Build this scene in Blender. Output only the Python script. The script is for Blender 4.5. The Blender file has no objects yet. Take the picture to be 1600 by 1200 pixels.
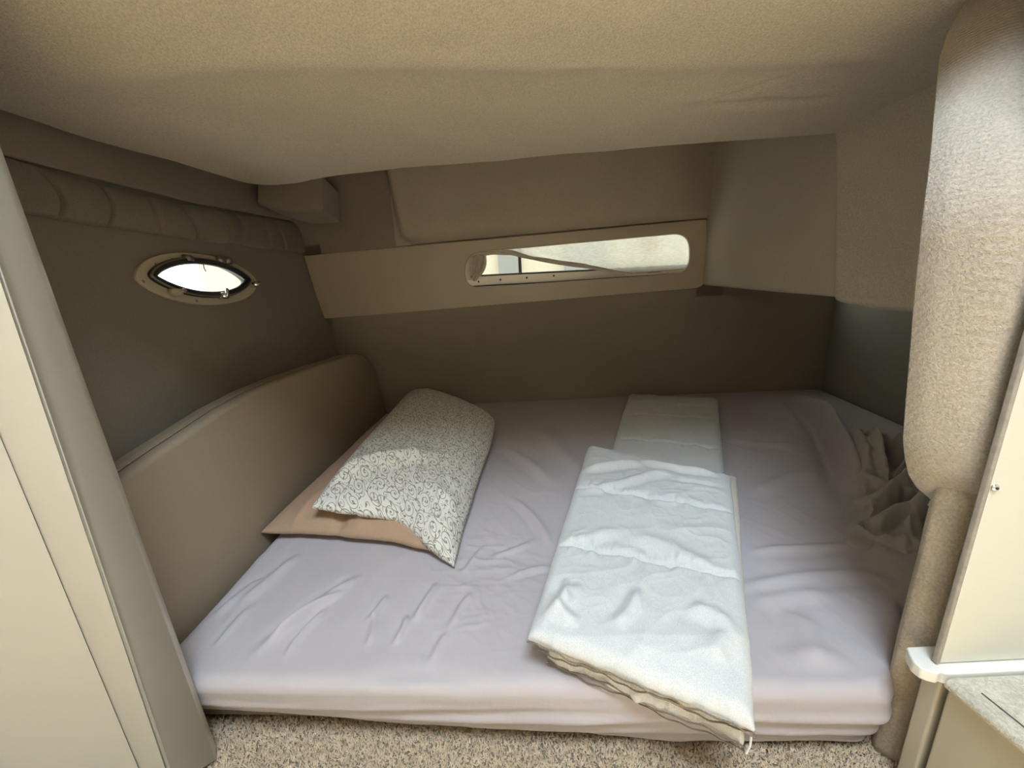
import bpy, bmesh, math, random
import numpy as np
from mathutils import Vector, Matrix, Euler
from math import pi, sin, cos, radians, sqrt, atan2, exp, floor as ffl
random.seed(7)
S = bpy.context.scene
C = S.collection

# ------------------------------------------------------------------ camera, world, lights, exposure
ZM = 0.15                       # mattress top
CAM = np.array([0.0, 0.0, ZM + 0.55])
F = 610.0
PITCH = radians(14.5); ROLL = radians(2.9)
cd = bpy.data.cameras.new('camera'); cam = bpy.data.objects.new('camera', cd); C.objects.link(cam)
cd.sensor_width = 36.0; cd.lens = F / 1600 * 36.0; cd.clip_start = 0.02; cd.clip_end = 60
Rm = Matrix.Rotation(pi / 2 - PITCH, 3, 'X') @ Matrix.Rotation(-ROLL, 3, 'Z')
cam.matrix_world = Matrix.Translation(Vector(CAM)) @ Rm.to_4x4()
S.camera = cam
RN = np.array([list(r) for r in Rm])

w = bpy.data.worlds.new('world'); S.world = w; w.use_nodes = True
wn = w.node_tree.nodes; wn['Background'].inputs[0].default_value = (0.93, 0.97, 1.0, 1)
wn['Background'].inputs[1].default_value = 2.7

def area(name, loc, target, sx, sy, power, color):
    l = bpy.data.lights.new(name, 'AREA'); l.shape = 'RECTANGLE'; l.size = sx; l.size_y = sy
    l.energy = power; l.color = color
    o = bpy.data.objects.new(name, l); C.objects.link(o); o.location = loc
    o.rotation_euler = (Vector(target) - Vector(loc)).to_track_quat('-Z', 'Y').to_euler()
    return o
# daylight down the companionway hatch above and behind the camera
area('companionway_daylight', (0.14, -0.29, 1.93), (0.10, 0.22, 0.0), 0.60, 0.40, 32, (0.66, 0.82, 1.0))
# added beam down the companionway onto the cabin sole; its bounce brightens the headliner
beam = area('headliner_bounce_beam', (0.14, -0.60, 1.93), (0.14, -0.52, 0.0), 0.70, 0.55, 58, (1.0, 0.96, 0.86)); beam.data.spread = radians(35)
# added fill lamp behind the camera, lifts the deep parts of the berth
area('berth_fill', (0.15, -1.62, 1.25), (0.1, 0.6, 0.62), 1.7, 0.55, 2.4, (1.0, 0.95, 0.86))

S.view_settings.view_transform = 'Standard'; S.view_settings.look = 'None'
S.view_settings.gamma = 1; S.view_settings.use_curve_mapping = False
S.view_settings.exposure = 0.0

# ------------------------------------------------------------------ measuring helpers (photo pixel -> point on a real surface)
def ray(u, v): return RN @ np.array([(u - 800) / F, (600 - v) / F, -1.0])
def onz(u, v, z): d = ray(u, v); return CAM + d * (z - CAM[2]) / d[2]
def ony(u, v, y): d = ray(u, v); return CAM + d * (y - CAM[1]) / d[1]
def onx(u, v, x): d = ray(u, v); return CAM + d * (x - CAM[0]) / d[0]
def onp(u, v, p, n):
    d = ray(u, v); p = np.array(p); return CAM + d * np.dot(p - CAM, n) / np.dot(d, n)

# ------------------------------------------------------------------ numpy noise
def _h(i, j, s):
    a = (i * 374761393 + j * 668265263 + s * 974634777) & 0xffffffff
    a = ((a ^ (a >> 13)) * 1274126177) & 0xffffffff
    return ((a ^ (a >> 16)) & 0xffff) / 65535.0
def vn(x, y, s=0):
    x = np.asarray(x, float); y = np.asarray(y, float)
    i = np.floor(x).astype(np.int64); j = np.floor(y).astype(np.int64)
    fx = x - i; fy = y - j; fx = fx * fx * (3 - 2 * fx); fy = fy * fy * (3 - 2 * fy)
    return ((_h(i, j, s) * (1 - fx) + _h(i + 1, j, s) * fx) * (1 - fy) + (_h(i, j + 1, s) * (1 - fx) + _h(i + 1, j + 1, s) * fx) * fy) * 2 - 1
def fbm(x, y, s=0, o=4):
    t = 0; a = 1
    for k in range(o):
        t = t + a * vn(x * 2 ** k, y * 2 ** k, s + k); a *= 0.5
    return t / 1.9
def ridged(x, y, s=0, o=3):
    t = 0; a = 1
    for k in range(o):
        t = t + a * (1 - np.abs(vn(x * 2 ** k, y * 2 ** k, s + k)) * 2.2).clip(0, 1) ** 2; a *= 0.5
    return t / 1.75
def sst(a, b, x):
    t = np.clip((np.asarray(x, float) - a) / (b - a), 0, 1); return t * t * (3 - 2 * t)
def crease(X, Y, segs):
    """sum of soft cloth folds running along given floor-plan segments: (x0,y0,x1,y1,width,height)"""
    Z = np.zeros_like(X)
    for (x0, y0, x1, y1, w_, h_) in segs:
        dx, dy = x1 - x0, y1 - y0; L2 = dx * dx + dy * dy + 1e-9; L = sqrt(L2)
        t = ((X - x0) * dx + (Y - y0) * dy) / L2
        bend = 0.04 * L * np.sin(t * 4 + x0 * 30)
        d = ((X - x0) * dy - (Y - y0) * dx) / L + bend
        env = sst(-0.08, 0.25, t) * (1 - sst(0.75, 1.08, t))
        Z += 1.9 * h_ * env * (np.exp(-(d / w_) ** 2) - 0.35 * np.exp(-((d - 1.8 * w_) / w_) ** 2))
    return Z

# ------------------------------------------------------------------ object helpers
def tag(o, label=None, cat=None, group=None, kind=None):
    if label: o['label'] = label
    if cat: o['category'] = cat
    if group: o['group'] = group
    if kind: o['kind'] = kind
    return o
def empty(name, loc=(0, 0, 0)):
    o = bpy.data.objects.new(name, None); C.objects.link(o); o.location = Vector(loc); o.empty_display_size = 0.05
    return o
def link(name, me, mat, parent=None, smooth=True):
    if mat is not None:
        me.materials.clear(); me.materials.append(mat)
    if smooth:
        me.polygons.foreach_set('use_smooth', [True] * len(me.polygons))
    me.update()
    o = bpy.data.objects.new(name, me); C.objects.link(o)
    if parent is not None:
        wp_ = Vector((0, 0, 0)); q_ = parent
        while q_ is not None: wp_ = wp_ + q_.location; q_ = q_.parent
        o.parent = parent; o.location = -wp_
    return o
def mesh(name, vs, fs, mat, parent=None, smooth=True, fix=True):
    me = bpy.data.meshes.new(name); me.from_pydata([tuple(map(float, v)) for v in vs], [], fs)
    if fix:
        bm = bmesh.new(); bm.from_mesh(me); bmesh.ops.recalc_face_normals(bm, faces=bm.faces); bm.to_mesh(me); bm.free()
    return link(name, me, mat, parent, smooth)
def grid(name, P, mat, parent=None, thick=0, uv=None, flip=False, closed=False):
    """P: (n,m,3) array -> quad grid; thick adds a Solidify"""
    n, m = P.shape[:2]
    idx = np.arange(n * m).reshape(n, m)
    a, b, c, d = idx[:-1, :-1].ravel(), idx[1:, :-1].ravel(), idx[1:, 1:].ravel(), idx[:-1, 1:].ravel()
    q = np.stack([a, d, c, b] if flip else [a, b, c, d], 1)
    me = bpy.data.meshes.new(name)
    me.vertices.add(n * m); me.vertices.foreach_set('co', P.reshape(-1).astype(np.float32))
    k = len(q); me.loops.add(k * 4); me.loops.foreach_set('vertex_index', q.ravel().astype(np.int32))
    me.polygons.add(k); me.polygons.foreach_set('loop_start', np.arange(0, 4 * k, 4, dtype=np.int32))
    me.polygons.foreach_set('loop_total', np.full(k, 4, dtype=np.int32))
    me.update(calc_edges=True)
    if uv is not None:
        l = me.uv_layers.new(name='UVMap'); l.data.foreach_set('uv', uv.reshape(-1, 2)[q.ravel()].ravel().astype(np.float32))
    o = link(name, me, mat, parent)
    if thick:
        md = o.modifiers.new('s', 'SOLIDIFY'); md.thickness = abs(thick); md.offset = -1 if thick > 0 else 1
    return o
def pillow_mesh(name, T, B, mat, parent=None, uv=None):
    """closed body from top and bottom grids sharing their border"""
    n, m = T.shape[:2]
    o = grid(name, T, mat, parent, uv=uv)
    bm = bmesh.new(); bm.from_mesh(o.data)
    uvl = bm.loops.layers.uv.active
    bm.verts.ensure_lookup_table(); base_ = list(bm.verts)
    vb = {}
    for i in range(n):
        for j in range(m):
            if i in (0, n - 1) or j in (0, m - 1): vb[i, j] = base_[i * m + j]
            else: vb[i, j] = bm.verts.new(B[i, j])
    for i in range(n - 1):
        for j in range(m - 1):
            try: f = bm.faces.new((vb[i, j], vb[i, j + 1], vb[i + 1, j + 1], vb[i + 1, j]))
            except ValueError: continue
            f.smooth = True
            if uvl:
                for l, (a, b) in zip(f.loops, ((i, j), (i, j + 1), (i + 1, j + 1), (i + 1, j))): l[uvl].uv = uv[a, b]
    bmesh.ops.recalc_face_normals(bm, faces=bm.faces)
    bm.to_mesh(o.data); bm.free(); return o
def extrude_poly(name, pts, off, mat, parent=None, bevel=0.004, seg=2, smooth=True):
    """polygon of 3-D points pushed along off: a solid board with softened edges"""
    bm = bmesh.new(); off = Vector(off)
    a = [bm.verts.new(Vector(p)) for p in pts]; b = [bm.verts.new(Vector(p) + off) for p in pts]
    bm.faces.new(a); bm.faces.new(b[::-1]); n = len(a)
    for i in range(n): bm.faces.new((a[i], a[(i + 1) % n], b[(i + 1) % n], b[i]))
    bmesh.ops.recalc_face_normals(bm, faces=bm.faces)
    if bevel:
        bmesh.ops.bevel(bm, geom=[e for e in bm.edges if e.calc_face_angle(0) > 0.5], offset=bevel, segments=seg, affect='EDGES', profile=0.5, clamp_overlap=True)
    me = bpy.data.meshes.new(name); bm.to_mesh(me); bm.free()
    o = link(name, me, mat, parent, smooth)
    if smooth: o.modifiers.new('wn', 'WEIGHTED_NORMAL')
    return o
def box(name, lo, hi, mat, parent=None, bevel=0.003, seg=2):
    x0, y0, z0 = lo; x1, y1, z1 = hi
    return extrude_poly(name, [(x0, y0, z0), (x1, y0, z0), (x1, y1, z0), (x0, y1, z0)], (0, 0, z1 - z0), mat, parent, bevel, seg)
def tube(name, pts, r, mat, parent=None, cyclic=False, res=6):
    cu = bpy.data.curves.new(name, 'CURVE'); cu.dimensions = '3D'; cu.bevel_depth = r; cu.bevel_resolution = max(1, res // 3); cu.use_fill_caps = True
    sp = cu.splines.new('POLY'); sp.points.add(len(pts) - 1)
    for p, q in zip(sp.points, pts): p.co = (q[0], q[1], q[2], 1)
    sp.use_cyclic_u = cyclic
    t = bpy.data.objects.new('tmp', cu); C.objects.link(t)
    me = bpy.data.meshes.new_from_object(t.evaluated_get(bpy.context.evaluated_depsgraph_get()))
    bpy.data.objects.remove(t); bpy.data.curves.remove(cu); me.name = name
    return link(name, me, mat, parent)
def plate(name, outlines, half, bevel, M, mat, parent=None):
    """flat board with holes: 2-D outlines (first is outer), half thickness, mapped by matrix M"""
    cu = bpy.data.curves.new(name, 'CURVE'); cu.dimensions = '2D'; cu.fill_mode = 'BOTH'; cu.extrude = half; cu.bevel_depth = bevel; cu.bevel_resolution = 1; cu.offset = -bevel
    for ol in outlines:
        sp = cu.splines.new('POLY'); sp.points.add(len(ol) - 1)
        for p, q in zip(sp.points, ol): p.co = (q[0], q[1], 0, 1)
        sp.use_cyclic_u = True
    t = bpy.data.objects.new('tmp', cu); C.objects.link(t)
    me = bpy.data.meshes.new_from_object(t.evaluated_get(bpy.context.evaluated_depsgraph_get()))
    bpy.data.objects.remove(t); bpy.data.curves.remove(cu); me.name = name
    me.transform(M)
    bm = bmesh.new(); bm.from_mesh(me); bmesh.ops.remove_doubles(bm, verts=bm.verts, dist=1e-5)
    bmesh.ops.recalc_face_normals(bm, faces=bm.faces); bm.to_mesh(me); bm.free()
    return link(name, me, mat, parent, smooth=False)
def frame(o, ax, ay):
    ax = Vector(ax).normalized(); ay = Vector(ay); ay = (ay - ax * ay.dot(ax)).normalized(); az = ax.cross(ay)
    M = Matrix((ax, ay, az)).transposed().to_4x4(); M.translation = Vector(o); return M
def screw(parent, p, n, r, mat, name='screw'):
    bm = bmesh.new()
    bmesh.ops.create_uvsphere(bm, u_segments=12, v_segments=6, radius=r)
    bmesh.ops.scale(bm, vec=(1, 1, 0.45), verts=bm.verts)
    me = bpy.data.meshes.new(name); bm.to_mesh(me); bm.free()
    q = Vector(n).to_track_quat('Z', 'Y').to_matrix().to_4x4(); q.translation = Vector(p); me.transform(q)
    return link(name, me, mat, parent)

# ------------------------------------------------------------------ materials
class NT:
    def __init__(s, name, rough=0.8):
        s.m = bpy.data.materials.new(name); s.m.use_nodes = True; s.t = s.m.node_tree; s.n = s.t.nodes
        s.b = s.n['Principled BSDF']; s.b.inputs['Roughness'].default_value = rough
        s.out = s.n['Material Output']
    def new(s, t, **k):
        x = s.n.new(t)
        for a, v in k.items(): setattr(x, a, v)
        return x
    def l(s, a, b): s.t.links.new(a, b)
    def math(s, op, a, b=None, c=None, clamp=False):
        x = s.new('ShaderNodeMath', operation=op, use_clamp=clamp)
        for i, v in enumerate((a, b, c)):
            if v is None: continue
            if isinstance(v, (int, float)): x.inputs[i].default_value = v
            else: s.l(v, x.inputs[i])
        return x.outputs[0]
    def coord(s, kind='Object', scale=(1, 1, 1), rot=(0, 0, 0)):
        c = s.new('ShaderNodeTexCoord'); mp = s.new('ShaderNodeMapping'); mp.inputs['Scale'].default_value = scale; mp.inputs['Rotation'].default_value = rot
        s.l(c.outputs[kind], mp.inputs[0]); return mp.outputs[0]
    def noise(s, co, scale, detail=4, rough=0.6):
        x = s.new('ShaderNodeTexNoise'); s.l(co, x.inputs['Vector']); x.inputs['Scale'].default_value = scale
        x.inputs['Detail'].default_value = detail; x.inputs['Roughness'].default_value = rough; return x.outputs['Fac']
    def mix(s, fac, a, b, kind='MIX'):
        x = s.new('ShaderNodeMix', data_type='RGBA', blend_type=kind)
        if isinstance(fac, (int, float)): x.inputs[0].default_value = fac
        else: s.l(fac, x.inputs[0])
        for i, v in ((6, a), (7, b)):
            if isinstance(v, tuple): x.inputs[i].default_value = (*v, 1)
            else: s.l(v, x.inputs[i])
        return x.outputs[2]
    def ramp(s, fac, lo, hi):
        x = s.new('ShaderNodeMapRange'); s.l(fac, x.inputs[0]); x.inputs[1].default_value = lo; x.inputs[2].default_value = hi; return x.outputs[0]
    def bump(s, h, strength, dist, prev=None):
        x = s.new('ShaderNodeBump'); s.l(h, x.inputs['Height']); x.inputs['Strength'].default_value = strength; x.inputs['Distance'].default_value = dist
        if prev is not None: s.l(prev, x.inputs['Normal'])
        return x.outputs[0]
    def col(s, c): s.l(c, s.b.inputs['Base Color']) if not isinstance(c, tuple) else setattr(s.b.inputs['Base Color'], 'default_value', (*c, 1))
    def nor(s, x): s.l(x, s.b.inputs['Normal'])

def fabric(name, c1, c2, rough=0.95, fine=700, bump=0.5, blotch=3.0, sheen=0.15, ribs=0, dist=0.0015):
    k = NT(name, rough); co = k.coord()
    a = k.ramp(k.noise(co, blotch, 5), 0.35, 0.68); f = k.noise(co, fine, 3, 0.7)
    c = k.mix(a, c1, c2); d = k.mix(k.ramp(f, 0.35, 0.65), (0.82, 0.82, 0.82), (1.12, 1.12, 1.12))
    k.col(k.mix(1.0, c, d, 'MULTIPLY')); h = f
    nb = k.bump(h, bump, dist)
    if ribs:
        wv = k.new('ShaderNodeTexWave', wave_type='BANDS', bands_direction='DIAGONAL'); k.l(co, wv.inputs['Vector']); wv.inputs['Scale'].default_value = ribs
        wv.inputs['Distortion'].default_value = 2.5; wv.inputs['Detail'].default_value = 2
        nb = k.bump(wv.outputs['Fac'], 0.25, 0.002, nb)
    nb = k.bump(k.noise(co, 14, 3), 0.25, 0.006, nb)
    k.nor(nb); k.b.inputs['Sheen Weight'].default_value = sheen; return k.m
def plain(name, c, rough=0.5, metal=0.0, vary=0.06, bump=0.0, scale=40, spec=0.5):
    k = NT(name, rough); co = k.coord(); f = k.noise(co, scale, 4)
    k.col(k.mix(f, tuple(x * (1 - vary) for x in c), tuple(min(1, x * (1 + vary)) for x in c)))
    k.b.inputs['Metallic'].default_value = metal; k.b.inputs['Specular IOR Level'].default_value = spec
    if bump: k.nor(k.bump(f, bump, 0.001))
    return k.m

M = {}
M['headliner'] = fabric('headliner_fabric', (0.58, 0.50, 0.37), (0.64, 0.555, 0.415), fine=330, bump=0.9, blotch=2.2, dist=0.0025)
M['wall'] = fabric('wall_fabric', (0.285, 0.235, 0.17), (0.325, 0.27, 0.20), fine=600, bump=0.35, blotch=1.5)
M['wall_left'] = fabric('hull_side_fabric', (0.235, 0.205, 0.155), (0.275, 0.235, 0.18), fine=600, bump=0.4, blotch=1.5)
M['wall_foot'] = fabric('foot_wall_fabric', (0.29, 0.265, 0.20), (0.32, 0.29, 0.22), fine=500, bump=0.3)
M['pad'] = fabric('padded_fabric', (0.43, 0.365, 0.265), (0.48, 0.41, 0.30), fine=500, bump=0.35)
M['pad_light'] = fabric('side_panel_fabric', (0.50, 0.43, 0.325), (0.55, 0.475, 0.36), fine=500, bump=0.35)
M['band'] = fabric('gathered_fabric', (0.205, 0.175, 0.125), (0.245, 0.205, 0.15), fine=500, bump=0.3)
M['column'] = fabric('column_fleece', (0.45, 0.39, 0.305), (0.52, 0.45, 0.355), fine=330, bump=0.8, blotch=7, ribs=55, dist=0.003)
M['post'] = fabric('post_carpet', (0.42, 0.34, 0.24), (0.52, 0.43, 0.31), fine=300, bump=0.8, blotch=9, dist=0.003)
M['vinyl'] = plain('headboard_vinyl', (0.32, 0.255, 0.175), 0.5, bump=0.25, scale=160)
M['vinyl_top'] = plain('headboard_piping_vinyl', (0.28, 0.225, 0.155), 0.45, bump=0.2, scale=160)
M['panel'] = plain('window_board_laminate', (0.50, 0.41, 0.29), 0.42, vary=0.03, bump=0.05, scale=8)
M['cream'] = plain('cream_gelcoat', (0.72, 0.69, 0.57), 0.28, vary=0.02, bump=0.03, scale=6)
M['jamb'] = plain('cream_gelcoat_shaded', (0.55, 0.515, 0.42), 0.3, vary=0.02, bump=0.03, scale=6)  # the cream gelcoat again, darkened in colour for the dimmer light on the jamb
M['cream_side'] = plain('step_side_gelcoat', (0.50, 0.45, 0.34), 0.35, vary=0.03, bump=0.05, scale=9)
M['white_trim'] = plain('white_painted_trim', (0.86, 0.83, 0.74), 0.45, vary=0.06, bump=0.3, scale=60)
M['seam'] = plain('dark_sealant', (0.10, 0.085, 0.07), 0.7)
M['edge'] = plain('raw_board_edge', (0.33, 0.30, 0.25), 0.8, vary=0.35, bump=0.8, scale=90)
M['metal'] = plain('polished_metal', (0.72, 0.70, 0.66), 0.22, metal=1.0)
M['dull_metal'] = plain('dull_metal', (0.34, 0.30, 0.25), 0.45, metal=0.8)
M['chrome'] = plain('bright_chrome', (0.92, 0.92, 0.92), 0.12, metal=1.0)
M['rubber'] = plain('black_rubber', (0.02, 0.022, 0.024), 0.4)
M['flange'] = plain('porthole_flange_plastic', (0.60, 0.52, 0.38), 0.45, bump=0.1)
M['alu'] = plain('window_frame_aluminium', (0.50, 0.46, 0.40), 0.4, metal=0.6)
M['stitch'] = plain('brown_overlock_thread', (0.20, 0.16, 0.12), 0.9, vary=0.3, scale=300)
M['peach'] = fabric('peach_cotton', (0.44, 0.285, 0.18), (0.49, 0.32, 0.20), rough=0.85, fine=900, bump=0.15)
M['quilt'] = fabric('quilt_microfibre', (0.66, 0.66, 0.63), (0.69, 0.69, 0.66), rough=0.7, fine=900, bump=0.08)
M['quilt_in'] = fabric('quilt_lining', (0.66, 0.60, 0.50), (0.72, 0.66, 0.56), rough=0.9, fine=600, bump=0.2)
def sheet_mat(name, c1, c2):
    k = NT(name, 0.85); co = k.coord()
    k.col(k.mix(k.ramp(k.noise(co, 5, 4), 0.3, 0.7), c1, c2))
    n1 = k.bump(k.noise(co, 1400, 2), 0.12, 0.0006)
    cs = k.coord(scale=(1, 0.35, 1), rot=(0, 0, 0.35))
    n2 = k.bump(k.noise(cs, 26, 5, 0.55), 0.22, 0.008, n1)
    k.nor(n2); k.b.inputs['Sheen Weight'].default_value = 0.1; return k.m
M['sheet'] = sheet_mat('lilac_white_cotton', (0.49, 0.445, 0.445), (0.535, 0.485, 0.485))
M['sheet2'] = sheet_mat('crumpled_cotton', (0.42, 0.39, 0.355), (0.48, 0.45, 0.405))
def carpet_mat():
    k = NT('cut_pile_carpet', 1.0); co = k.coord()
    v = k.new('ShaderNodeTexVoronoi'); k.l(co, v.inputs['Vector']); v.inputs['Scale'].default_value = 210
    a = k.ramp(k.noise(co, 60, 4, 0.7), 0.3, 0.7); b = k.mix(a, (0.40, 0.32, 0.22), (0.68, 0.57, 0.43))
    k.col(k.mix(v.outputs['Distance'], b, (0.24, 0.19, 0.14)))
    k.nor(k.bump(k.noise(co, 260, 3, 0.8), 1.0, 0.006)); return k.m
M['carpet'] = carpet_mat()
def tuft_mat():
    k = NT('carpet_tuft', 1.0); co = k.coord()
    k.col(k.mix(k.ramp(k.noise(co, 90, 3, 0.7), 0.3, 0.7), (0.46, 0.34, 0.215), (0.76, 0.60, 0.41))); return k.m
M['tuft'] = tuft_mat()
M['tread'] = fabric('step_carpet', (0.55, 0.50, 0.39), (0.68, 0.62, 0.50), fine=260, bump=0.9, blotch=40, dist=0.003)
def glass_mat(name='window_glass', tint=(0.93, 0.97, 0.96)):
    k = NT(name, 0.02); k.b.inputs['Base Color'].default_value = (*tint, 1); k.b.inputs['Transmission Weight'].default_value = 1.0; k.b.inputs['IOR'].default_value = 1.02
    return k.m
M['glass'] = glass_mat()
def sheer():
    k = NT('sheer_curtain', 0.9); co = k.coord(scale=(0.25, 1, 1))
    f = k.ramp(k.noise(co, 190, 4), 0.35, 0.65); c = k.mix(f, (0.74, 0.71, 0.60), (0.88, 0.86, 0.76))
    d = k.new('ShaderNodeBsdfDiffuse'); t = k.new('ShaderNodeBsdfTranslucent'); tr = k.new('ShaderNodeBsdfTransparent')
    k.l(c, d.inputs[0]); k.l(c, t.inputs[0])
    m1 = k.new('ShaderNodeMixShader'); m1.inputs[0].default_value = 0.6; k.l(d.outputs[0], m1.inputs[1]); k.l(t.outputs[0], m1.inputs[2])
    m2 = k.new('ShaderNodeMixShader'); m2.inputs[0].default_value = 0.22; k.l(m1.outputs[0], m2.inputs[1]); k.l(tr.outputs[0], m2.inputs[2])
    k.l(m2.outputs[0], k.out.inputs[0]); return k.m
M['sheer'] = sheer()
M['hem'] = fabric('curtain_hem_cloth', (0.50, 0.42, 0.32), (0.62, 0.54, 0.42), fine=500, bump=0.2, blotch=30)
M['out_cream'] = plain('outside_cream_paint', (0.60, 0.54, 0.37), 0.6)
M['out_grey'] = plain('outside_grey_paint', (0.30, 0.29, 0.25), 0.6)
M['out_brown'] = plain('outside_brown_wood', (0.42, 0.26, 0.14), 0.7)
M['out_dark'] = plain('outside_dark_mullion', (0.12, 0.11, 0.10), 0.6)

def scroll_mat():
    """printed vine scrolls: log-free Archimedean spirals, wavy stems and small leaves in UV metres"""
    k = NT('scroll_print_cotton', 0.85)
    tc = k.new('ShaderNodeTexCoord'); uvn = tc.outputs['UV']
    wr = k.new('ShaderNodeTexNoise'); k.l(uvn, wr.inputs['Vector']); wr.inputs['Scale'].default_value = 18; wr.inputs['Detail'].default_value = 1
    wv = k.new('ShaderNodeVectorMath', operation='MULTIPLY_ADD'); k.l(wr.outputs['Color'], wv.inputs[0]); wv.inputs[1].default_value = (0.012, 0.012, 0); k.l(uvn, wv.inputs[2])
    def cell(scale, off, rot=0.0):
        mp = k.new('ShaderNodeMapping'); k.l(wv.outputs[0], mp.inputs[0]); mp.inputs['Scale'].default_value = (scale, scale, 1); mp.inputs['Location'].default_value = (*off, 0); mp.inputs['Rotation'].default_value = (0, 0, rot)
        fl = k.new('ShaderNodeVectorMath', operation='FLOOR'); k.l(mp.outputs[0], fl.inputs[0])
        fr = k.new('ShaderNodeVectorMath', operation='FRACTION'); k.l(mp.outputs[0], fr.inputs[0])
        wn_ = k.new('ShaderNodeTexWhiteNoise', noise_dimensions='3D'); k.l(fl.outputs[0], wn_.inputs['Vector'])
        s1 = k.new('ShaderNodeSeparateXYZ'); k.l(fr.outputs[0], s1.inputs[0]); s2 = k.new('ShaderNodeSeparateColor'); k.l(wn_.outputs['Color'], s2.inputs[0])
        return s1, s2
    def spiral(scale, off, turns, lw, R=0.44, rot=0.0):
        s1, s2 = cell(scale, off, rot)
        qx = k.math('SUBTRACT', s1.outputs[0], k.math('MULTIPLY_ADD', s2.outputs[0], 0.10, 0.45))
        qy = k.math('SUBTRACT', s1.outputs[1], k.math('MULTIPLY_ADD', s2.outputs[1], 0.10, 0.45))
        qx = k.math('MULTIPLY', qx, k.math('SIGN', k.math('SUBTRACT', s2.outputs[2], 0.5)))
        r = k.math('SQRT', k.math('ADD', k.math('MULTIPLY', qx, qx), k.math('MULTIPLY', qy, qy)))
        th = k.math('DIVIDE', k.math('ARCTAN2', qy, qx), 2 * pi)
        a = k.math('FRACT', k.math('ADD', k.math('SUBTRACT', k.math('MULTIPLY', r, turns / R), th), k.math('MULTIPLY', s2.outputs[2], 7.3)))
        d = k.math('ABSOLUTE', k.math('SUBTRACT', a, 0.5))
        line = k.math('LESS_THAN', d, lw)
        dot_ = k.math('LESS_THAN', r, 0.05)
        return k.math('MULTIPLY', k.math('MAXIMUM', line, dot_), k.math('LESS_THAN', r, R))
    def leaf(scale, off, rot=0.0):
        s1, s2 = cell(scale, off, rot)
        qx = k.math('SUBTRACT', s1.outputs[0], k.math('MULTIPLY_ADD', s2.outputs[0], 0.4, 0.3)); qy = k.math('SUBTRACT', s1.outputs[1], k.math('MULTIPLY_ADD', s2.outputs[1], 0.4, 0.3))
        an = k.math('MULTIPLY', s2.outputs[2], 6.28); ca = k.math('COSINE', an); sa = k.math('SINE', an)
        u = k.math('ADD', k.math('MULTIPLY', qx, ca), k.math('MULTIPLY', qy, sa)); v = k.math('SUBTRACT', k.math('MULTIPLY', qy, ca), k.math('MULTIPLY', qx, sa))
        e = k.math('ADD', k.math('POWER', k.math('ABSOLUTE', k.math('DIVIDE', u, 0.26)), 1.6), k.math('POWER', k.math('ABSOLUTE', k.math('DIVIDE', v, 0.10)), 1.6))
        return k.math('LESS_THAN', e, 1.0)
    def stem(scale, rot, ph):
        mp = k.new('ShaderNodeMapping'); k.l(wv.outputs[0], mp.inputs[0]); mp.inputs['Scale'].default_value = (scale, scale, 1); mp.inputs['Rotation'].default_value = (0, 0, rot)
        s1 = k.new('ShaderNodeSeparateXYZ'); k.l(mp.outputs[0], s1.inputs[0])
        a = k.math('FRACT', k.math('ADD', s1.outputs[0], k.math('MULTIPLY', k.math('SINE', k.math('MULTIPLY_ADD', s1.outputs[1], 5.2, ph)), 0.34)))
        return k.math('LESS_THAN', k.math('ABSOLUTE', k.math('SUBTRACT', a, 0.5)), 0.014)
    big = spiral(22, (0.2, 0.3), 2.0, 0.085)
    small = spiral(44, (0.45, 0.1), 1.4, 0.12, 0.40, 0.6)
    s1, s2 = cell(22, (0.2, 0.3))
    m = k.math('MAXIMUM', big, k.math('MAXIMUM', stem(13, 0.5, 0.0), stem(11, -0.9, 1.3)))
    # small scrolls only where the big one is absent
    qx = k.math('SUBTRACT', s1.outputs[0], 0.5); qy = k.math('SUBTRACT', s1.outputs[1], 0.5)
    gap = k.math('GREATER_THAN', k.math('ADD', k.math('MULTIPLY', qx, qx), k.math('MULTIPLY', qy, qy)), 0.19)
    m = k.math('MAXIMUM', m, k.math('MULTIPLY', small, gap))
    m = k.math('MAXIMUM', m, leaf(50, (0.3, 0.7), 0.3))
    co = k.coord()
    base = k.mix(k.noise(co, 20, 3), (0.70, 0.67, 0.59), (0.75, 0.72, 0.64))
    k.col(k.mix(m, base, (0.27, 0.225, 0.155)))
    k.nor(k.bump(k.noise(co, 45, 5), 0.2, 0.004)); k.b.inputs['Sheen Weight'].default_value = 0.1
    return k.m
M['scroll'] = scroll_mat()

# ================================================================== THE SETTING
A0 = onz(725, 632, ZM); B0 = onz(1280, 608, ZM)
WD = (B0 - A0); WD[2] = 0; WD /= np.linalg.norm(WD)            # along the back wall
WN = np.array([WD[1], -WD[0], 0.0])                           # towards the camera
def wy(x, off=0.0): return A0[1] + (x - A0[0]) * WD[1] / WD[0] - off   # back wall y at x, off = towards camera
C0 = onp(475, 400, A0, WN); E0 = onp(525, 540, A0, WN); D0 = onz(50, 335, C0[2])
LN = np.cross(D0 - C0, E0 - C0); LN /= np.linalg.norm(LN)
if LN[0] < 0: LN = -LN
def lx(y, z, off=0.0): return C0[0] - (LN[1] * (y - C0[1]) + LN[2] * (z - C0[2])) / LN[0] + off

ZF = 0.02
# floor
nf = 120
X, Y = np.meshgrid(np.linspace(-1.4, 1.7, nf), np.linspace(-1.8, 2.05, nf), indexing='ij')
fl = grid('floor', np.stack([X, Y, ZF - 0.004 + 0.003 * fbm(X * 30, Y * 30, 3)], 2), M['carpet']); tag(fl, kind='structure')
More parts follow.
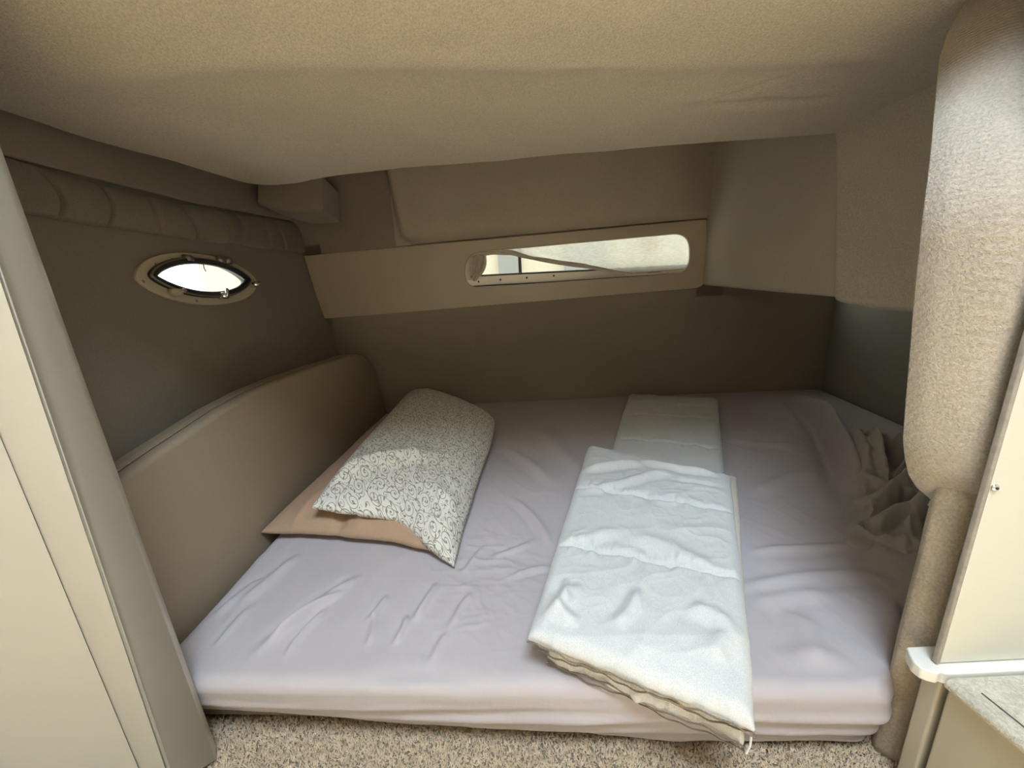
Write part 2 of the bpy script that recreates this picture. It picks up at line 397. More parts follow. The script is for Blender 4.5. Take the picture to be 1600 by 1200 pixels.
# cut pile tufts of the carpet in front of the bed: nobody could count them
def tufts():
    rng = np.random.default_rng(3); n = 42000
    x = rng.uniform(-0.62, 0.56, n); y = rng.uniform(0.30, 0.50, n)
    a = rng.uniform(0, 2 * pi, n); h = rng.uniform(0.004, 0.0085, n); r = rng.uniform(0.0010, 0.0021, n); lx_ = rng.normal(0, 0.0028, (n, 2))
    V = np.zeros((n, 4, 3)); 
    for j in range(3):
        V[:, j, 0] = x + r * np.cos(a + j * 2.094); V[:, j, 1] = y + r * np.sin(a + j * 2.094); V[:, j, 2] = ZF - 0.003
    V[:, 3, 0] = x + lx_[:, 0]; V[:, 3, 1] = y + lx_[:, 1]; V[:, 3, 2] = ZF + h - 0.003
    b = np.arange(n)[:, None] * 4
    fs = np.concatenate([b + [0, 1, 3], b + [1, 2, 3], b + [2, 0, 3]], 0)
    me = bpy.data.meshes.new('carpet_pile'); me.vertices.add(4 * n); me.vertices.foreach_set('co', V.reshape(-1).astype(np.float32))
    k = len(fs); me.loops.add(3 * k); me.loops.foreach_set('vertex_index', fs.ravel().astype(np.int32)); me.polygons.add(k)
    me.polygons.foreach_set('loop_start', np.arange(0, 3 * k, 3, dtype=np.int32)); me.polygons.foreach_set('loop_total', np.full(k, 3, dtype=np.int32)); me.update(calc_edges=True)
    return link('carpet_pile', me, M['tuft'], fl, smooth=False)
tag(tufts(), kind='stuff')

# back wall: lower fabric wall, upper recess; the board with the slot closes the strip between
def wallquad(name, pts, mat, off, parent=None): return extrude_poly(name, pts, off, mat, parent, bevel=0)
xl, xr = -0.98, 1.46
wb = empty('wall_back', (0, wy(0), 0)); tag(wb, kind='structure')
extrude_poly('lower_lining', [(xl, wy(xl), 0), (xr, wy(xr), 0), (xr, wy(xr), 0.66), (0.9, wy(0.9), 0.655), (xl, wy(xl), 0.60)], (0, 0.02, 0), M['wall'], wb, bevel=0)
extrude_poly('corner_lining', [(xl, wy(xl), 0.55), (-0.80, wy(-0.8), 0.55), (-0.80, wy(-0.8), 0.90), (xl, wy(xl), 0.90)], (0, 0.02, 0), M['wall'], wb, bevel=0)
extrude_poly('corner_lining', [(0.83, wy(0.83), 0.60), (0.95, wy(0.95), 0.60), (0.95, wy(0.95), 0.95), (0.83, wy(0.83), 0.95)], (0, 0.02, 0), M['wall'], wb, bevel=0)
extrude_poly('upper_lining', [(xl, wy(xl), 0.85), (xr, wy(xr), 0.905), (xr, wy(xr), 1.30), (xl, wy(xl), 1.30)], (0, 0.02, 0), M['wall'], wb, bevel=0)
# left hull side with the eye-shaped opening of the porthole
PC = onp(309, 437, C0, LN)                                    # porthole centre on the wall
ay_ = np.array([0, 1.0, 0]); axd = ay_ - LN * np.dot(ay_, LN); axd /= np.linalg.norm(axd)
ML = frame(PC, axd, np.array([0, 0, 1.0]) - LN * LN[2]); Mi = ML.inverted()
def l2(p): q = Mi @ Vector(p); return (q.x, q.y)
def lw3(a, b, off=0.0): return np.array(ML @ Vector((a, b, 0))) + LN * off
def eye(rx, ry, n=64, pw=1.0, cx=0, cy=0):
    """vesica-like outline: pointed-oval"""
    o = []
    for i in range(n):
        t = 2 * pi * i / n
        c_, s_ = cos(t), sin(t)
        o.append((cx + rx * (abs(c_) ** 0.92) * (1 if c_ > 0 else -1), cy + ry * (abs(s_) ** pw) * (1 if s_ > 0 else -1)))
    return o
def loc(u, v): return l2(onp(u, v, C0, LN))
wl = [l2((lx(y, z), y, z)) for y, z in ((0.30, 0.0), (1.84, 0.0), (1.84, 1.30), (0.30, 1.30))]
zl = Vector((ML[0][2], ML[1][2], ML[2][2])); sgn = 1 if zl.x > 0 else -1     # local z towards the berth?
g0 = [loc(*q) for q in ((210, 437), (398, 440), (312, 398), (312, 478))]
gl = [loc(*q) for q in ((238, 440), (379, 435), (310, 412), (312, 460))]
hx = abs(gl[1][0] - gl[0][0]) / 2; hy = abs(gl[2][1] - gl[3][1]) / 2; hcx = (gl[1][0] + gl[0][0]) / 2; hcy = (gl[2][1] + gl[3][1]) / 2
fx_ = abs(g0[1][0] - g0[0][0]) / 2; fy_ = abs(g0[2][1] - g0[3][1]) / 2; fcx = (g0[1][0] + g0[0][0]) / 2; fcy = (g0[2][1] + g0[3][1]) / 2
MW = ML @ Matrix.Translation((0, 0, -0.008 * sgn))
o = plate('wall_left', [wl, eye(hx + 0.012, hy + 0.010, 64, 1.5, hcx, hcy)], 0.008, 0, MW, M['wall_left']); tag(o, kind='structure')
# foot wall at the far right
fw0 = onz(1283, 608, ZM); fw1 = onz(1415, 665, ZM); k_ = (fw1[0] - fw0[0]) / (fw1[1] - fw0[1])
def fwx(y): return fw0[0] + (y - fw0[1]) * k_
o = extrude_poly('wall_right', [(fwx(0.45), 0.45, 0), (fwx(1.76), 1.76, 0), (fwx(1.76), 1.76, 1.3), (fwx(0.45), 0.45, 1.3)], (0.02, 0, 0), M['wall_foot'], None, bevel=0); tag(o, kind='structure')

# berth ceiling: soft headliner with the rear edge traced, a front roll and dents
ZC = 1.02
edge_px = [(-260, 30), (-120, 100), (0, 158), (60, 190), (130, 215), (270, 250), (370, 281), (405, 289), (450, 287), (510, 276), (600, 265), (760, 252), (900, 240), (1040, 228), (1180, 217), (1310, 208)]
ep = [onz(u, v, ZC)[:2] for u, v in edge_px] + [(0.90, 1.06), (1.05, 1.05)]
ex = [p for p in ep]
def ceil_z(x, y):
    fr = sst(0.70, 0.40, y)
    z = ZC + 0.075 * fr ** 1.3
    z = z + 0.004 * fbm(x * 3.1, y * 3.1, 11) + 0.002 * fbm(x * 11, y * 11, 12)
    z = z - 0.006 * np.exp(-((y - 0.69 - 0.03 * np.sin(x * 4)) / 0.03) ** 2)
    for (u, v, r, h) in ((640, 112, 0.012, 0.004), (975, 108, 0.010, 0.004), (555, 95, 0.02, 0.003), (1190, 160, 0.03, 0.004)):
        p = onz(u, v, ZC); z = z + h * np.exp(-((x - p[0]) ** 2 + (y - p[1]) ** 2) / r ** 2)
    z = z + crease(np.asarray(x, float), np.asarray(y, float), [(*onz(1090, 165, ZC)[:2], *onz(1230, 120, ZC)[:2], 0.010, 0.004), (*onz(1060, 175, ZC)[:2], *onz(1300, 150, ZC)[:2], 0.02, 0.004)])
    return z
# polyline sampled by arc length
E_ = np.array(ex, float); seg_ = np.r_[0, np.cumsum(np.linalg.norm(np.diff(E_, axis=0), axis=1))]
def sm(t, n=1): return np.stack([np.interp(t, seg_, E_[:, 0]), np.interp(t, seg_, E_[:, 1])], -1)
ts = np.linspace(0, seg_[-1], 260); EP = sm(ts)
kern = np.ones(9) / 9
for c_ in (0, 1):
    pad = np.pad(EP[:, c_], 4, mode='edge'); EP[:, c_] = np.convolve(pad, kern, 'valid')
# front line
FX = np.interp(ts, [0, seg_[2], seg_[7], seg_[-1]], [-1.15, -0.90, -0.60, 1.05])
rows = []
for s in np.linspace(0, 1, 120):
    yf = 0.355
    x = FX * (1 - s) + EP[:, 0] * s; y = yf * (1 - s) + EP[:, 1] * s
    rows.append(np.stack([x, y, ceil_z(x, y)], -1))
# rolled rear edge going up
e = rows[-1]; nrm = np.gradient(EP, axis=0); nrm = np.stack([-nrm[:, 1], nrm[:, 0]], -1); nrm /= np.linalg.norm(nrm, axis=1)[:, None]
for a in np.linspace(0.15, 1, 7) * pi / 2:
    r = 0.010; q = e.copy(); q[:, :2] += nrm * r * sin(a); q[:, 2] += r * (1 - cos(a)); rows.append(q)
q = rows[-1].copy(); q[:, 2] += 0.10; rows.append(q)
q = rows[-1].copy(); q[:, :2] -= nrm * 0.02; q[:, 2] = 1.28; rows.append(q)
# front roll turning up into the bulkhead over the berth opening
fr_rows = []
f0 = rows[0]
for zz, yy in ((1.9, 0.332), (1.5, 0.332), (1.16, 0.334), (1.12, 0.340)):
    q = f0.copy(); q[:, 1] = yy; q[:, 2] = zz; fr_rows.append(q)
CP = np.array(fr_rows + rows)
o = grid('ceiling', CP, M['headliner']); tag(o, kind='structure')
# deckhead above everything, closes the recess behind the headliner
o = box('ceiling', (-1.05, 0.42, 1.29), (1.50, 1.83, 1.31), M['wall'], bevel=0); tag(o, kind='structure')

# cabin behind the camera (out of view): white/cream joinery that bounces the hatch light
o = box('wall_front', (-1.25, -1.72, 0.0), (1.55, -1.70, 2.0), M['cream'], bevel=0); tag(o, kind='structure')
o = box('wall_port', (-1.27, -1.70, 0.0), (-1.25, 0.40, 2.0), M['cream'], bevel=0); tag(o, kind='structure')
o = box('wall_starboard', (1.55, -1.70, 0.0), (1.57, 0.40, 2.0), M['cream'], bevel=0); tag(o, kind='structure')
MC = Matrix.Translation((0.1, -0.65, 2.0))
o = plate('ceiling', [[(-1.4, -1.1), (1.5, -1.1), (1.5, 1.1), (-1.4, 1.1)], [(-0.62, -0.20), (0.42, -0.20), (0.42, 0.70), (-0.62, 0.70)]], 0.01, 0, MC, M['headliner']); tag(o, kind='structure')

# ================================================================== MATTRESS AND FITTED SHEET
mt = empty('mattress', (0.3, 1.0, ZF)); tag(mt, 'low mattress under a lilac-white fitted sheet filling the berth', 'mattress')
def seg(u0, v0, u1, v1, w_, h_): a = onz(u0, v0, ZM); b = onz(u1, v1, ZM); return (a[0], a[1], b[0], b[1], w_, h_)
XL, XR = -0.585, 1.385
def yfront(x):
    base = 0.452 + (x + 0.50) * (0.388 - 0.452) / 0.98
    return base + 0.15 * np.clip((np.sqrt((np.asarray(x, float) - 0.484) ** 2 + 1e-4) + (x - 0.484)) / 2 / 0.15, 0, 1)
folds = [seg(560, 905, 400, 1020, .010, .0055), seg(541, 925, 425, 1000, .006, .0045), seg(607, 935, 575, 972, .006, .004), seg(505, 955, 450, 1026, .006, .004), seg(590, 960, 575, 1010, .006, .003),
         seg(637, 965, 620, 1010, .006, .004), seg(680, 915, 652, 975, .007, .0045), seg(420, 900, 330, 965, .008, .0035), seg(470, 870, 370, 945, .012, .005), seg(395, 950, 335, 1010, .006, .003),
         seg(700, 990, 675, 1040, .006, .0025), seg(740, 930, 700, 985, .006, .003), seg(760, 860, 720, 900, .006, .003), seg(830, 850, 770, 880, .008, .003), seg(800, 780, 860, 850, .010, .004), seg(800, 905, 860, 890, .006, .003),
         seg(1246, 622, 1392, 790, .030, .030), seg(1262, 625, 1330, 700, .02, .010), seg(1150, 915, 1390, 905, .012, .004), seg(1180, 870, 1330, 850, .010, .004), seg(1170, 940, 1300, 930, .014, .003), seg(1240, 960, 1290, 1050, .02, .004),
         seg(1160, 770, 1300, 740, .02, .004), seg(1150, 690, 1260, 700, .02, .003), seg(850, 650, 900, 760, .03, .004), seg(790, 700, 860, 760, .02, .004), seg(1200, 1020, 1330, 1040, .015, .002), seg(560, 1050, 760, 1075, .012, -.002)]
def bed_z(X, Y):
    z = 0.005 * np.sin((X + 0.6) * 1.6) + 0.0025 * fbm(X * 4, Y * 4, 21) + crease(X, Y, folds)
    c, s = cos(0.5), sin(0.5); U = X * c + Y * s; V = -X * s + Y * c
    amp = 0.0018 + 0.0045 * np.clip(fbm(X * 2.3, Y * 2.3, 5), 0, 1)
    z = z + amp * ridged(U * 9, V * 3.5, 31)
    # fine crinkles right of the patterned pillow
    p = onz(765, 905, ZM); g = np.exp(-(((X - p[0]) / 0.10) ** 2 + ((Y - p[1]) / 0.16) ** 2))
    z = z + 0.0045 * g * ridged(X * 16 + Y * 10, Y * 30, 41)
    # radiating tension lines at the left front corner
    return z
npx, npy = 560, 460
# p: x unfold ; q: y unfold (front)
def unfold(n, lead, span, r, h):
    """list of (run, drop) starting at the bottom of the side, over the round edge, then along the top"""
    out = []
    m1 = 26; 
    for i in range(m1): out.append((0.0, h - (h - r) * i / m1))
    m2 = 14
    for i in range(m2):
        a = pi / 2 * i / (m2 - 1); out.append((r * (1 - cos(a)), r * (1 - sin(a))))
    m3 = n - m1 - m2
    for i in range(1, m3 + 1): out.append((r + (span - r) * i / m3, 0.0))
    return np.array(out)
H_ = ZM - ZF - 0.004
px_ = unfold(npx, 0, XR - XL, 0.03, H_); 
qy_ = unfold(npy, 0, 1.0, 0.022, H_)
PX = XL + px_[:, 0]; RX = px_[:, 1]
X = np.repeat(PX[:, None], npy, 1); DX = np.repeat(RX[:, None], npy, 1)
DYv = np.repeat(qy_[None, :, 1], npx, 0); Q = np.repeat(qy_[None, :, 0], npx, 0)
YF_ = yfront(X); YB = np.array([wy(x, 0.006) for x in PX])[:, None]
span = YB - YF_
Y = YF_ + np.where(Q <= 0.022, Q, 0.022 + (Q - 0.022) / (1 - 0.022) * (span - 0.022))
# left front corner pulled round
cr = 0.05; cx_, cy_ = XL + cr, YF_ + cr
ddx = np.clip(cx_ - X, 0, None); ddy = np.clip(cy_ - Y, 0, None); dd = np.sqrt(ddx ** 2 + ddy ** 2) + 1e-9; both = (ddx > 0) & (ddy > 0)
sc = np.where(both, np.maximum(ddx, ddy) / dd, 1.0)
X = np.where(both, cx_ - ddx * sc, X); Y = np.where(both, cy_ - ddy * sc, Y)
drop = np.minimum(np.sqrt(DX ** 2 + DYv ** 2), H_)
top = 1 - np.clip(drop / H_, 0, 1)
side = drop / H_
Z = ZM - drop + bed_z(X, Y) * (top ** 0.7)
# front side: long slack folds, slight tuck under at the bottom
fo = side * (1 - sst(0.9, 1.0, side) * 0.3)
yoff = np.interp(X, [-0.58, -0.277, 0.07, 0.5], [0.070, 0.046, 0.030, 0.028]) * side ** 1.4 + 0.0055 * np.sin(side * 21 + 2.2 * np.sin(X * 5) + X * 3) * sst(0.25, 0.5, side) + 0.006 * fbm(X * 7 + side * 3, side * 7, 55) * side
yoff -= 0.008 * np.exp(-((side - 0.45) / 0.25) ** 2)
Y = Y + np.where(DYv > 0.001, yoff, 0)
Z = Z + 0.004 * sst(0.9, 1, side) * (1 + np.sin(X * 14 + 1) * 0.7 + 0.8 * fbm(X * 6, X * 0, 8))
X = np.where(X > 0.6, 0.6 + (X - 0.6) * (fwx(Y) - 0.012 - 0.6) / (XR - 0.6), X)
P = np.stack([X, Y, Z], 2)
grid('fitted_sheet', P, M['sheet'], mt)
# foam core under the sheet; its dark colour paints the shaded gap below
pts = [(XL + 0.02, 0.50, 0), (0.42, 0.44, 0), (0.54, 0.56, 0), (fwx(0.56) - 0.04, 0.56, 0), (fwx(1.7) - 0.03, wy(XR) - 0.03, 0), (XL + 0.02, wy(XL) - 0.03, 0)]
extrude_poly('foam_core', [(a, b, ZF + 0.004) for a, b, _ in pts], (0, 0, ZM - ZF - 0.035), M['band'], mt, bevel=0.01)

# ================================================================== HEADBOARD
hb_n = np.array([1, 0, 0.1]); hb_n /= np.linalg.norm(hb_n); hb_p = [-0.60, 0, 0.15]
top_px = [(60, 870), (130, 800), (200, 742), (250, 706), (300, 672), (350, 638), (400, 610), (450, 588), (500, 570), (535, 560)]
tp = [onp(u, v, hb_p, hb_n) for u, v in top_px]
tp = [p for p in tp if p[1] > 0.43]
hbp = [(p[1], p[2]) for p in tp] + [(1.50, 0.458), (1.60, 0.447), (1.67, 0.428), (1.715, 0.39), (1.742, 0.34), (1.75, 0.28), (1.752, 0.03)]
hbp = [(0.45, 0.03), (0.45, 0.395)] + [q for q in hbp if q[0] > 0.47]
def hx_(z): return -0.60 - 0.1 * (z - 0.15)
hb = empty('headboard', (-0.66, 1.1, ZF)); tag(hb, 'tan padded headboard with a curved top along the left side of the bed', 'headboard')
def hbslab(name, d0, d1, shrink, mat, bev):
    pts = [(hx_(z) - d0, y, z - (shrink if z > 0.1 else 0)) for y, z in hbp]
    return extrude_poly(name, pts, (-(d1 - d0), 0, 0), mat, hb, bevel=bev, seg=4)
hbslab('front_pad', 0.0, 0.032, 0.0, M['vinyl'], 0.012)
hbslab('rear_rail', 0.0285, 0.066, -0.001, M['vinyl_top'], 0.012)
tube('piping', [(hx_(z) - 0.030, y, z - 0.001) for y, z in hbp[1:]], 0.0028, M['vinyl_top'], hb)

# ================================================================== WINDOW BOARD WITH THE SLOT
# local frame on the back wall: x along wall, y up
OB = np.array([0.0, wy(0.0, 0.012), 0.0]); MB = frame(OB, WD, (0, 0, 1)); MBi = MB.inverted()
zb = Vector((MB[0][2], MB[1][2], MB[2][2])); sb = 1 if zb.y < 0 else -1
def bw(u, v, off=0.012):
    q = MBi @ Vector(onp(u, v, A0 + WN * off, WN)); return (q.x, q.y)
def rounded(pts, radii, n=8):
    out = []
    m = len(pts)
    for i in range(m):
        p = Vector(pts[i]); a = Vector(pts[i - 1]); b = Vector(pts[(i + 1) % m]); r = radii[i]
        if r <= 0: out.append(tuple(p)); continue
        da = (a - p).normalized(); db = (b - p).normalized(); r1 = min(r, (a - p).length * 0.499, (b - p).length * 0.499)
        s0 = p + da * r1; s1 = p + db * r1
        for j in range(n + 1):
            t = j / n; out.append(tuple((s0 * (1 - t) ** 2 + p * 2 * t * (1 - t) + s1 * t * t)))
    return out
bc = [bw(476, 400), bw(506, 498), bw(1103, 449), bw(1103, 343)]
outer = rounded(bc, [0, 0, 0.055, 0.004])
sl = [bw(727, 450.5), bw(1077, 426), bw(1077, 364), bw(727, 396)]
def stadium(c, grow=0.0):
    a, b, cc, d = [Vector(q) for q in c]
    ux = (b - a).normalized(); uy = (d - a).normalized()
    a = a - ux * grow - uy * grow; b = b + ux * grow - uy * grow; cc = cc + ux * grow + uy * grow; d = d - ux * grow + uy * grow
    R = (d - a).length / 2 * 0.97
    return rounded([tuple(a), tuple(b), tuple(cc), tuple(d)], [R, R, R, R], 12)
wp = empty('window_board', tuple(OB + np.array([0, 0, 0.6]))); tag(wp, 'long cream board with a round-ended slot on the back wall', 'board')
plate('board', [outer, stadium(sl)], 0.005, 0.0012, MB, M['panel'], wp)
# bright routed lip round the slot
lip = [np.array(MB @ Vector((q[0], q[1], 0.0065 * sb))) for q in stadium(sl, 0.002)]
tube('slot_lip', lip, 0.0012, M['pad'], wp, cyclic=True)

# window_1: aluminium frame, glass, tied curtain behind the slot
w1 = empty('window_1', tuple(OB + np.array([0.4, 0.03, 0.6]))); tag(w1, kind='structure')
def P3(q, off): return np.array(MB @ Vector((q[0], q[1], 0))) - WN * off      # off = behind the board
MBw = MB.copy(); MBw.translation = MB.translation - Vector(WN) * 0.050
fo_ = [bw(700, 436), bw(1100, 408), bw(1100, 345), bw(700, 372)]
def shift(c, dx, dz): return [(q[0] + dx, q[1] + dz) for q in c]
fo_ = [(fo_[0][0] - 0.05, fo_[0][1] - 0.03), (fo_[1][0] + 0.05, fo_[1][1] - 0.03), (fo_[2][0] + 0.05, fo_[2][1] + 0.03), (fo_[3][0] - 0.05, fo_[3][1] + 0.02)]
sill = [bw(728, 434, -0.035), bw(990, 421, -0.035)]
x0, x1 = bw(690, 430)[0], bw(1105, 410)[0]
def sill_z(x): return sill[0][1] + (x - sill[0][0]) * (sill[1][1] - sill[0][1]) / (sill[1][0] - sill[0][0])
zt = bw(900, 350)[1] + 0.02
outerf = [(x0, sill_z(x0) - 0.045), (x1, sill_z(x1) - 0.045), (x1, zt + 0.05), (x0, zt + 0.0)]
innerf = rounded([(x0 + 0.03, sill_z(x0 + 0.03) + 0.006), (x1 - 0.02, sill_z(x1 - 0.02) + 0.006), (x1 - 0.02, zt + 0.02), (x0 + 0.03, zt - 0.01)], [0.03] * 4)
plate('frame', [outerf, innerf], 0.004, 0.001, MBw, M['alu'], w1)
tube('seal', [P3(q, 0.046) for q in innerf], 0.004, M['rubber'], w1, cyclic=True)
MBg = MB.copy(); MBg.translation = MB.translation - Vector(WN) * 0.056
plate('glass', [rounded(innerf, [0] * len(innerf))], 0.0015, 0, MBg, M['glass'], w1)
for u, v in ((748, 437), (782, 434), (823, 431), (865, 428)):
    q = bw(u, v + 3, -0.040); screw(w1, P3(q, 0.045), WN, 0.0045, M['rubber'])
q0 = bw(813, 428, -0.055); q1 = bw(816, 380, -0.055)
extrude_poly('mullion', [P3((q0[0] - 0.007, q0[1] - 0.02), 0.062), P3((q0[0] + 0.007, q0[1] - 0.02), 0.062), P3((q0[0] + 0.007, zt), 0.062), P3((q0[0] - 0.007, zt), 0.062)], tuple(-WN * 0.012), M['out_dark'], w1, bevel=0.001)
tube('cavity_shade', [P3(bw(735, 448, -0.03), 0.036), P3(bw(860, 441, -0.03), 0.036), P3(bw(1075, 427, -0.03), 0.036)], 0.0035, M['rubber'], w1)  # black tube paints the shade of the cavity below the frame strip
# curtain: sheer cloth across the right and a gathered hem swooping to the left end
cu = empty('curtain', tuple(OB + np.array([0.2, 0.03, 0.7]))); tag(cu, 'sheer cream curtain pulled up into a twisted swag behind the slot', 'curtain')
hem = [(722, 404), (745, 396), (775, 394), (800, 396), (830, 404), (870, 411), (910, 416), (950, 424), (985, 429), (1020, 427), (1050, 424), (1085, 420)]
hemP = np.array([bw(u, v, -0.025) for u, v in hem])
n1, n2 = 160, 40; xs = np.linspace(hemP[0, 0], hemP[-1, 0], n1); hz = np.interp(xs, hemP[:, 0], hemP[:, 1])
G = np.zeros((n1, n2, 3))
for i in range(n1):
    for j in range(n2):
        t = j / (n2 - 1); z = hz[i] + (zt + 0.03 - hz[i]) * t
        lf = 1 - sst(-0.1, 0.45, xs[i])
        off = 0.028 + 0.004 * sin(xs[i] * 90 + 2 * sin(t * 3)) * (0.25 + lf) + 0.006 * lf * sin((z - 0.7) * 160 + xs[i] * 60)
        G[i, j] = P3((xs[i], z), off)
grid('sheer_panel', G, M['sheer'], cu)
# twisted hem: two strands
hs = np.linspace(0, 1, 90); hc = np.interp(hs, np.linspace(0, 1, len(hemP)), hemP[:, 0]); hz2 = np.interp(hc, hemP[:, 0], hemP[:, 1])
for ph in (0, pi):
    R_ = []
    n = 12
    for i, s in enumerate(hs):
        wd = 0.0125 * (1 - 0.75 * s) * (0.6 + 0.4 * sst(0, 0.1, s)); ctr = P3((hc[i], hz2[i] + 0.002 + 0.45 * wd * sin(s * 9 + ph)), 0.022 + 0.003 * cos(s * 9 + ph))
        R_.append([ctr + np.array([0, 0, 1]) * wd * 0.75 * sin(2 * pi * k / n) * (1 + 0.25 * sin(k * 2.6 + s * 30)) + WN * wd * 0.4 * cos(2 * pi * k / n) for k in range(n + 1)])
    grid('hem_strand', np.array(R_), M['hem'], cu)
# bunch tied at the left end of the slot
bun = [((718, 398), (726, 438)), ((738, 395), (737, 438)), ((746, 394), (739, 439)), ((756, 395), (742, 440)), ((760, 400), (745, 438))]
G = []
for t in np.linspace(0, 1, 26):
    row = []
    for i, s in enumerate(np.linspace(0, 4, 33)):
        k0 = min(3, int(s)); f = s - k0
        a0, b0 = bun[k0]; a1, b1 = bun[k0 + 1]
        up = np.array(a0) * (1 - f) + np.array(a1) * f; dn = np.array(b0) * (1 - f) + np.array(b1) * f
        mid = up * (1 - t) + dn * t + np.array([6 * sin(pi * t) * (s / 4), 0])
        row.append(P3(bw(mid[0], mid[1], -0.018), 0.020 + 0.005 * sin(s * 5 + t * 2)))
    G.append(row)
grid('gathered_end', np.array(G), M['hem'], cu, thick=0.0015)
q = bw(737, 433, -0.01); screw(cu, P3(q, 0.012), WN, 0.005, M['dull_metal'], 'snap_fastener')

# outside: pale structure seen through the slot
ob = empty('outside_wall', (0.3, 3.2, 0)); tag(ob, 'pale wall with grey sections seen outside through the slot window', 'wall')
box('wall_face', (-2.4, 3.2, -0.4), (2.8, 3.3, 1.45), M['out_cream'], ob, bevel=0.02)
a = ony(778, 400, 3.19); b = ony(812, 400, 3.19)
box('grey_panel', (a[0], 3.17, 0.2), (b[0], 3.2, 1.4), M['out_grey'], ob, bevel=0.005)
a = ony(882, 400, 3.19); b = ony(948, 400, 3.19)
box('grey_panel', (a[0], 3.15, 0.52), (b[0], 3.2, 1.4), M['out_grey'], ob, bevel=0.005)
a = ony(1016, 375, 3.10); b = ony(1027, 394, 3.10)
box('brown_batten', (a[0], 3.08, b[2]), (b[0], 3.2, 1.3), M['out_brown'], ob, bevel=0.005)

# ================================================================== PORTHOLE
w2 = empty('window_2', tuple(lw3(0, 0))); tag(w2, kind='structure')
Mf = ML @ Matrix.Translation((0, 0, 0.003 * sgn))
plate('flange', [eye(fx_, fy_, 64, 1.2, fcx, fcy), eye(hx + 0.004, hy + 0.003, 64, 1.6, hcx, hcy)], 0.003, 0.0015, Mf, M['flange'], w2)
ring = eye(hx + 0.008, hy + 0.004, 72, 1.6, hcx, hcy)
tube('gasket', [lw3(a, b, 0.010) for a, b in ring], 0.0090, M['rubber'], w2, cyclic=True, res=9)
tube('rim', [lw3(a, b, 0.015) for a, b in eye(hx + 0.014, hy + 0.009, 72, 1.5, hcx, hcy)], 0.0028, M['dull_metal'], w2, cyclic=True, res=9)
plate('glass', [eye(hx + 0.008, hy + 0.005, 64, 1.55, hcx, hcy)], 0.001, 0, ML @ Matrix.Translation((0, 0, 0.006 * sgn)), M['glass'], w2)
for u, v in ((219, 441), (239, 415), (265, 407), (303, 471), (371, 457), (340, 402)):
    a, b = loc(u, v); screw(w2, lw3(a, b, 0.007), LN, 0.0045, M['dull_metal'])
def dog(u, v, mat, ang):
    a, b = loc(u, v); m_ = frame(lw3(a, b, 0.012), axd, (0, 0, 1)); k = empty('latch', tuple(lw3(a, b))); k.parent = w2; k.location = Vector(lw3(a, b)) - w2.location
    wpos = Vector(lw3(a, b))
    def sub(o):  # geometry is in world space; place under the latch
        o.parent = k; o.location = -wpos
    bm = bmesh.new(); bmesh.ops.create_cone(bm, cap_ends=True, segments=16, radius1=0.011, radius2=0.008, depth=0.024)
    for i, vv in enumerate(bm.verts): pass
    me = bpy.data.meshes.new('knob'); bm.to_mesh(me); bm.free(); me.transform(m_ @ Matrix.Translation((0, 0, 0.006 * sgn))); sub(link('knob', me, mat))
    bm = bmesh.new(); bmesh.ops.create_cube(bm, size=1); bmesh.ops.scale(bm, vec=(0.026, 0.009, 0.007), verts=bm.verts); bmesh.ops.bevel(bm, geom=bm.edges[:], offset=0.0015, segments=2, affect='EDGES')
    me = bpy.data.meshes.new('lever'); bm.to_mesh(me); bm.free(); me.transform(m_ @ Matrix.Rotation(ang, 4, 'Z') @ Matrix.Translation((0.008, 0, 0.016 * sgn))); sub(link('lever', me, mat))
dog(263, 459, M['flange'], 0.3); dog(339, 464, M['chrome'], 1.2); dog(390, 446, M['chrome'], 0.3)
for u, v in ((286, 406), (338, 408), (350, 409)):
    a, b = loc(u, v); c_ = frame(lw3(a, b, 0.012), axd, (0, 0, 1))
    bm = bmesh.new(); bmesh.ops.create_cone(bm, cap_ends=True, segments=14, radius1=0.010, radius2=0.010, depth=0.022)
    me = bpy.data.meshes.new('hinge'); bm.to_mesh(me); bm.free(); me.transform(c_ @ Matrix.Rotation(pi / 2, 4, 'Y')); link('hinge', me, M['dull_metal'], w2)
tube('opening_wire', [lw3(*loc(311, 413), 0.012), lw3(*loc(312, 420), 0.012), lw3(*loc(315, 426), 0.012)], 0.0012, M['rubber'], w2)

# ================================================================== GATHERED FABRIC BAND ON THE LEFT WALL
bt = [(10, 243), (100, 272), (200, 297), (300, 319), (400, 336), (470, 349)]; bb = [(50, 334), (120, 347), (200, 358), (300, 373), (400, 386), (478, 396)]
def onl(u, v): return onp(u, v, C0 + LN * 0.015, LN)
tP = np.array([onl(*q) for q in bt]); bP = np.array([onl(*q) for q in bb])
ns, nt = 800, 36; ys = np.linspace(0.42, wy(-0.9) - 0.012, ns)
tz = np.interp(ys, tP[:, 1], tP[:, 2]); bz = np.interp(ys, bP[:, 1], bP[:, 2])
tz += (ys < tP[0, 1]) * (ys - tP[0, 1]) * 0.06
foldy = [onl(u, v)[1] for u, v in ((75, 300), (160, 310), (232, 320), (246, 335), (302, 345), (296, 350), (343, 340), (352, 352), (372, 350), (418, 365), (440, 370))]
G = np.zeros((ns, nt, 3))
S_ = np.linspace(0, 1, nt)
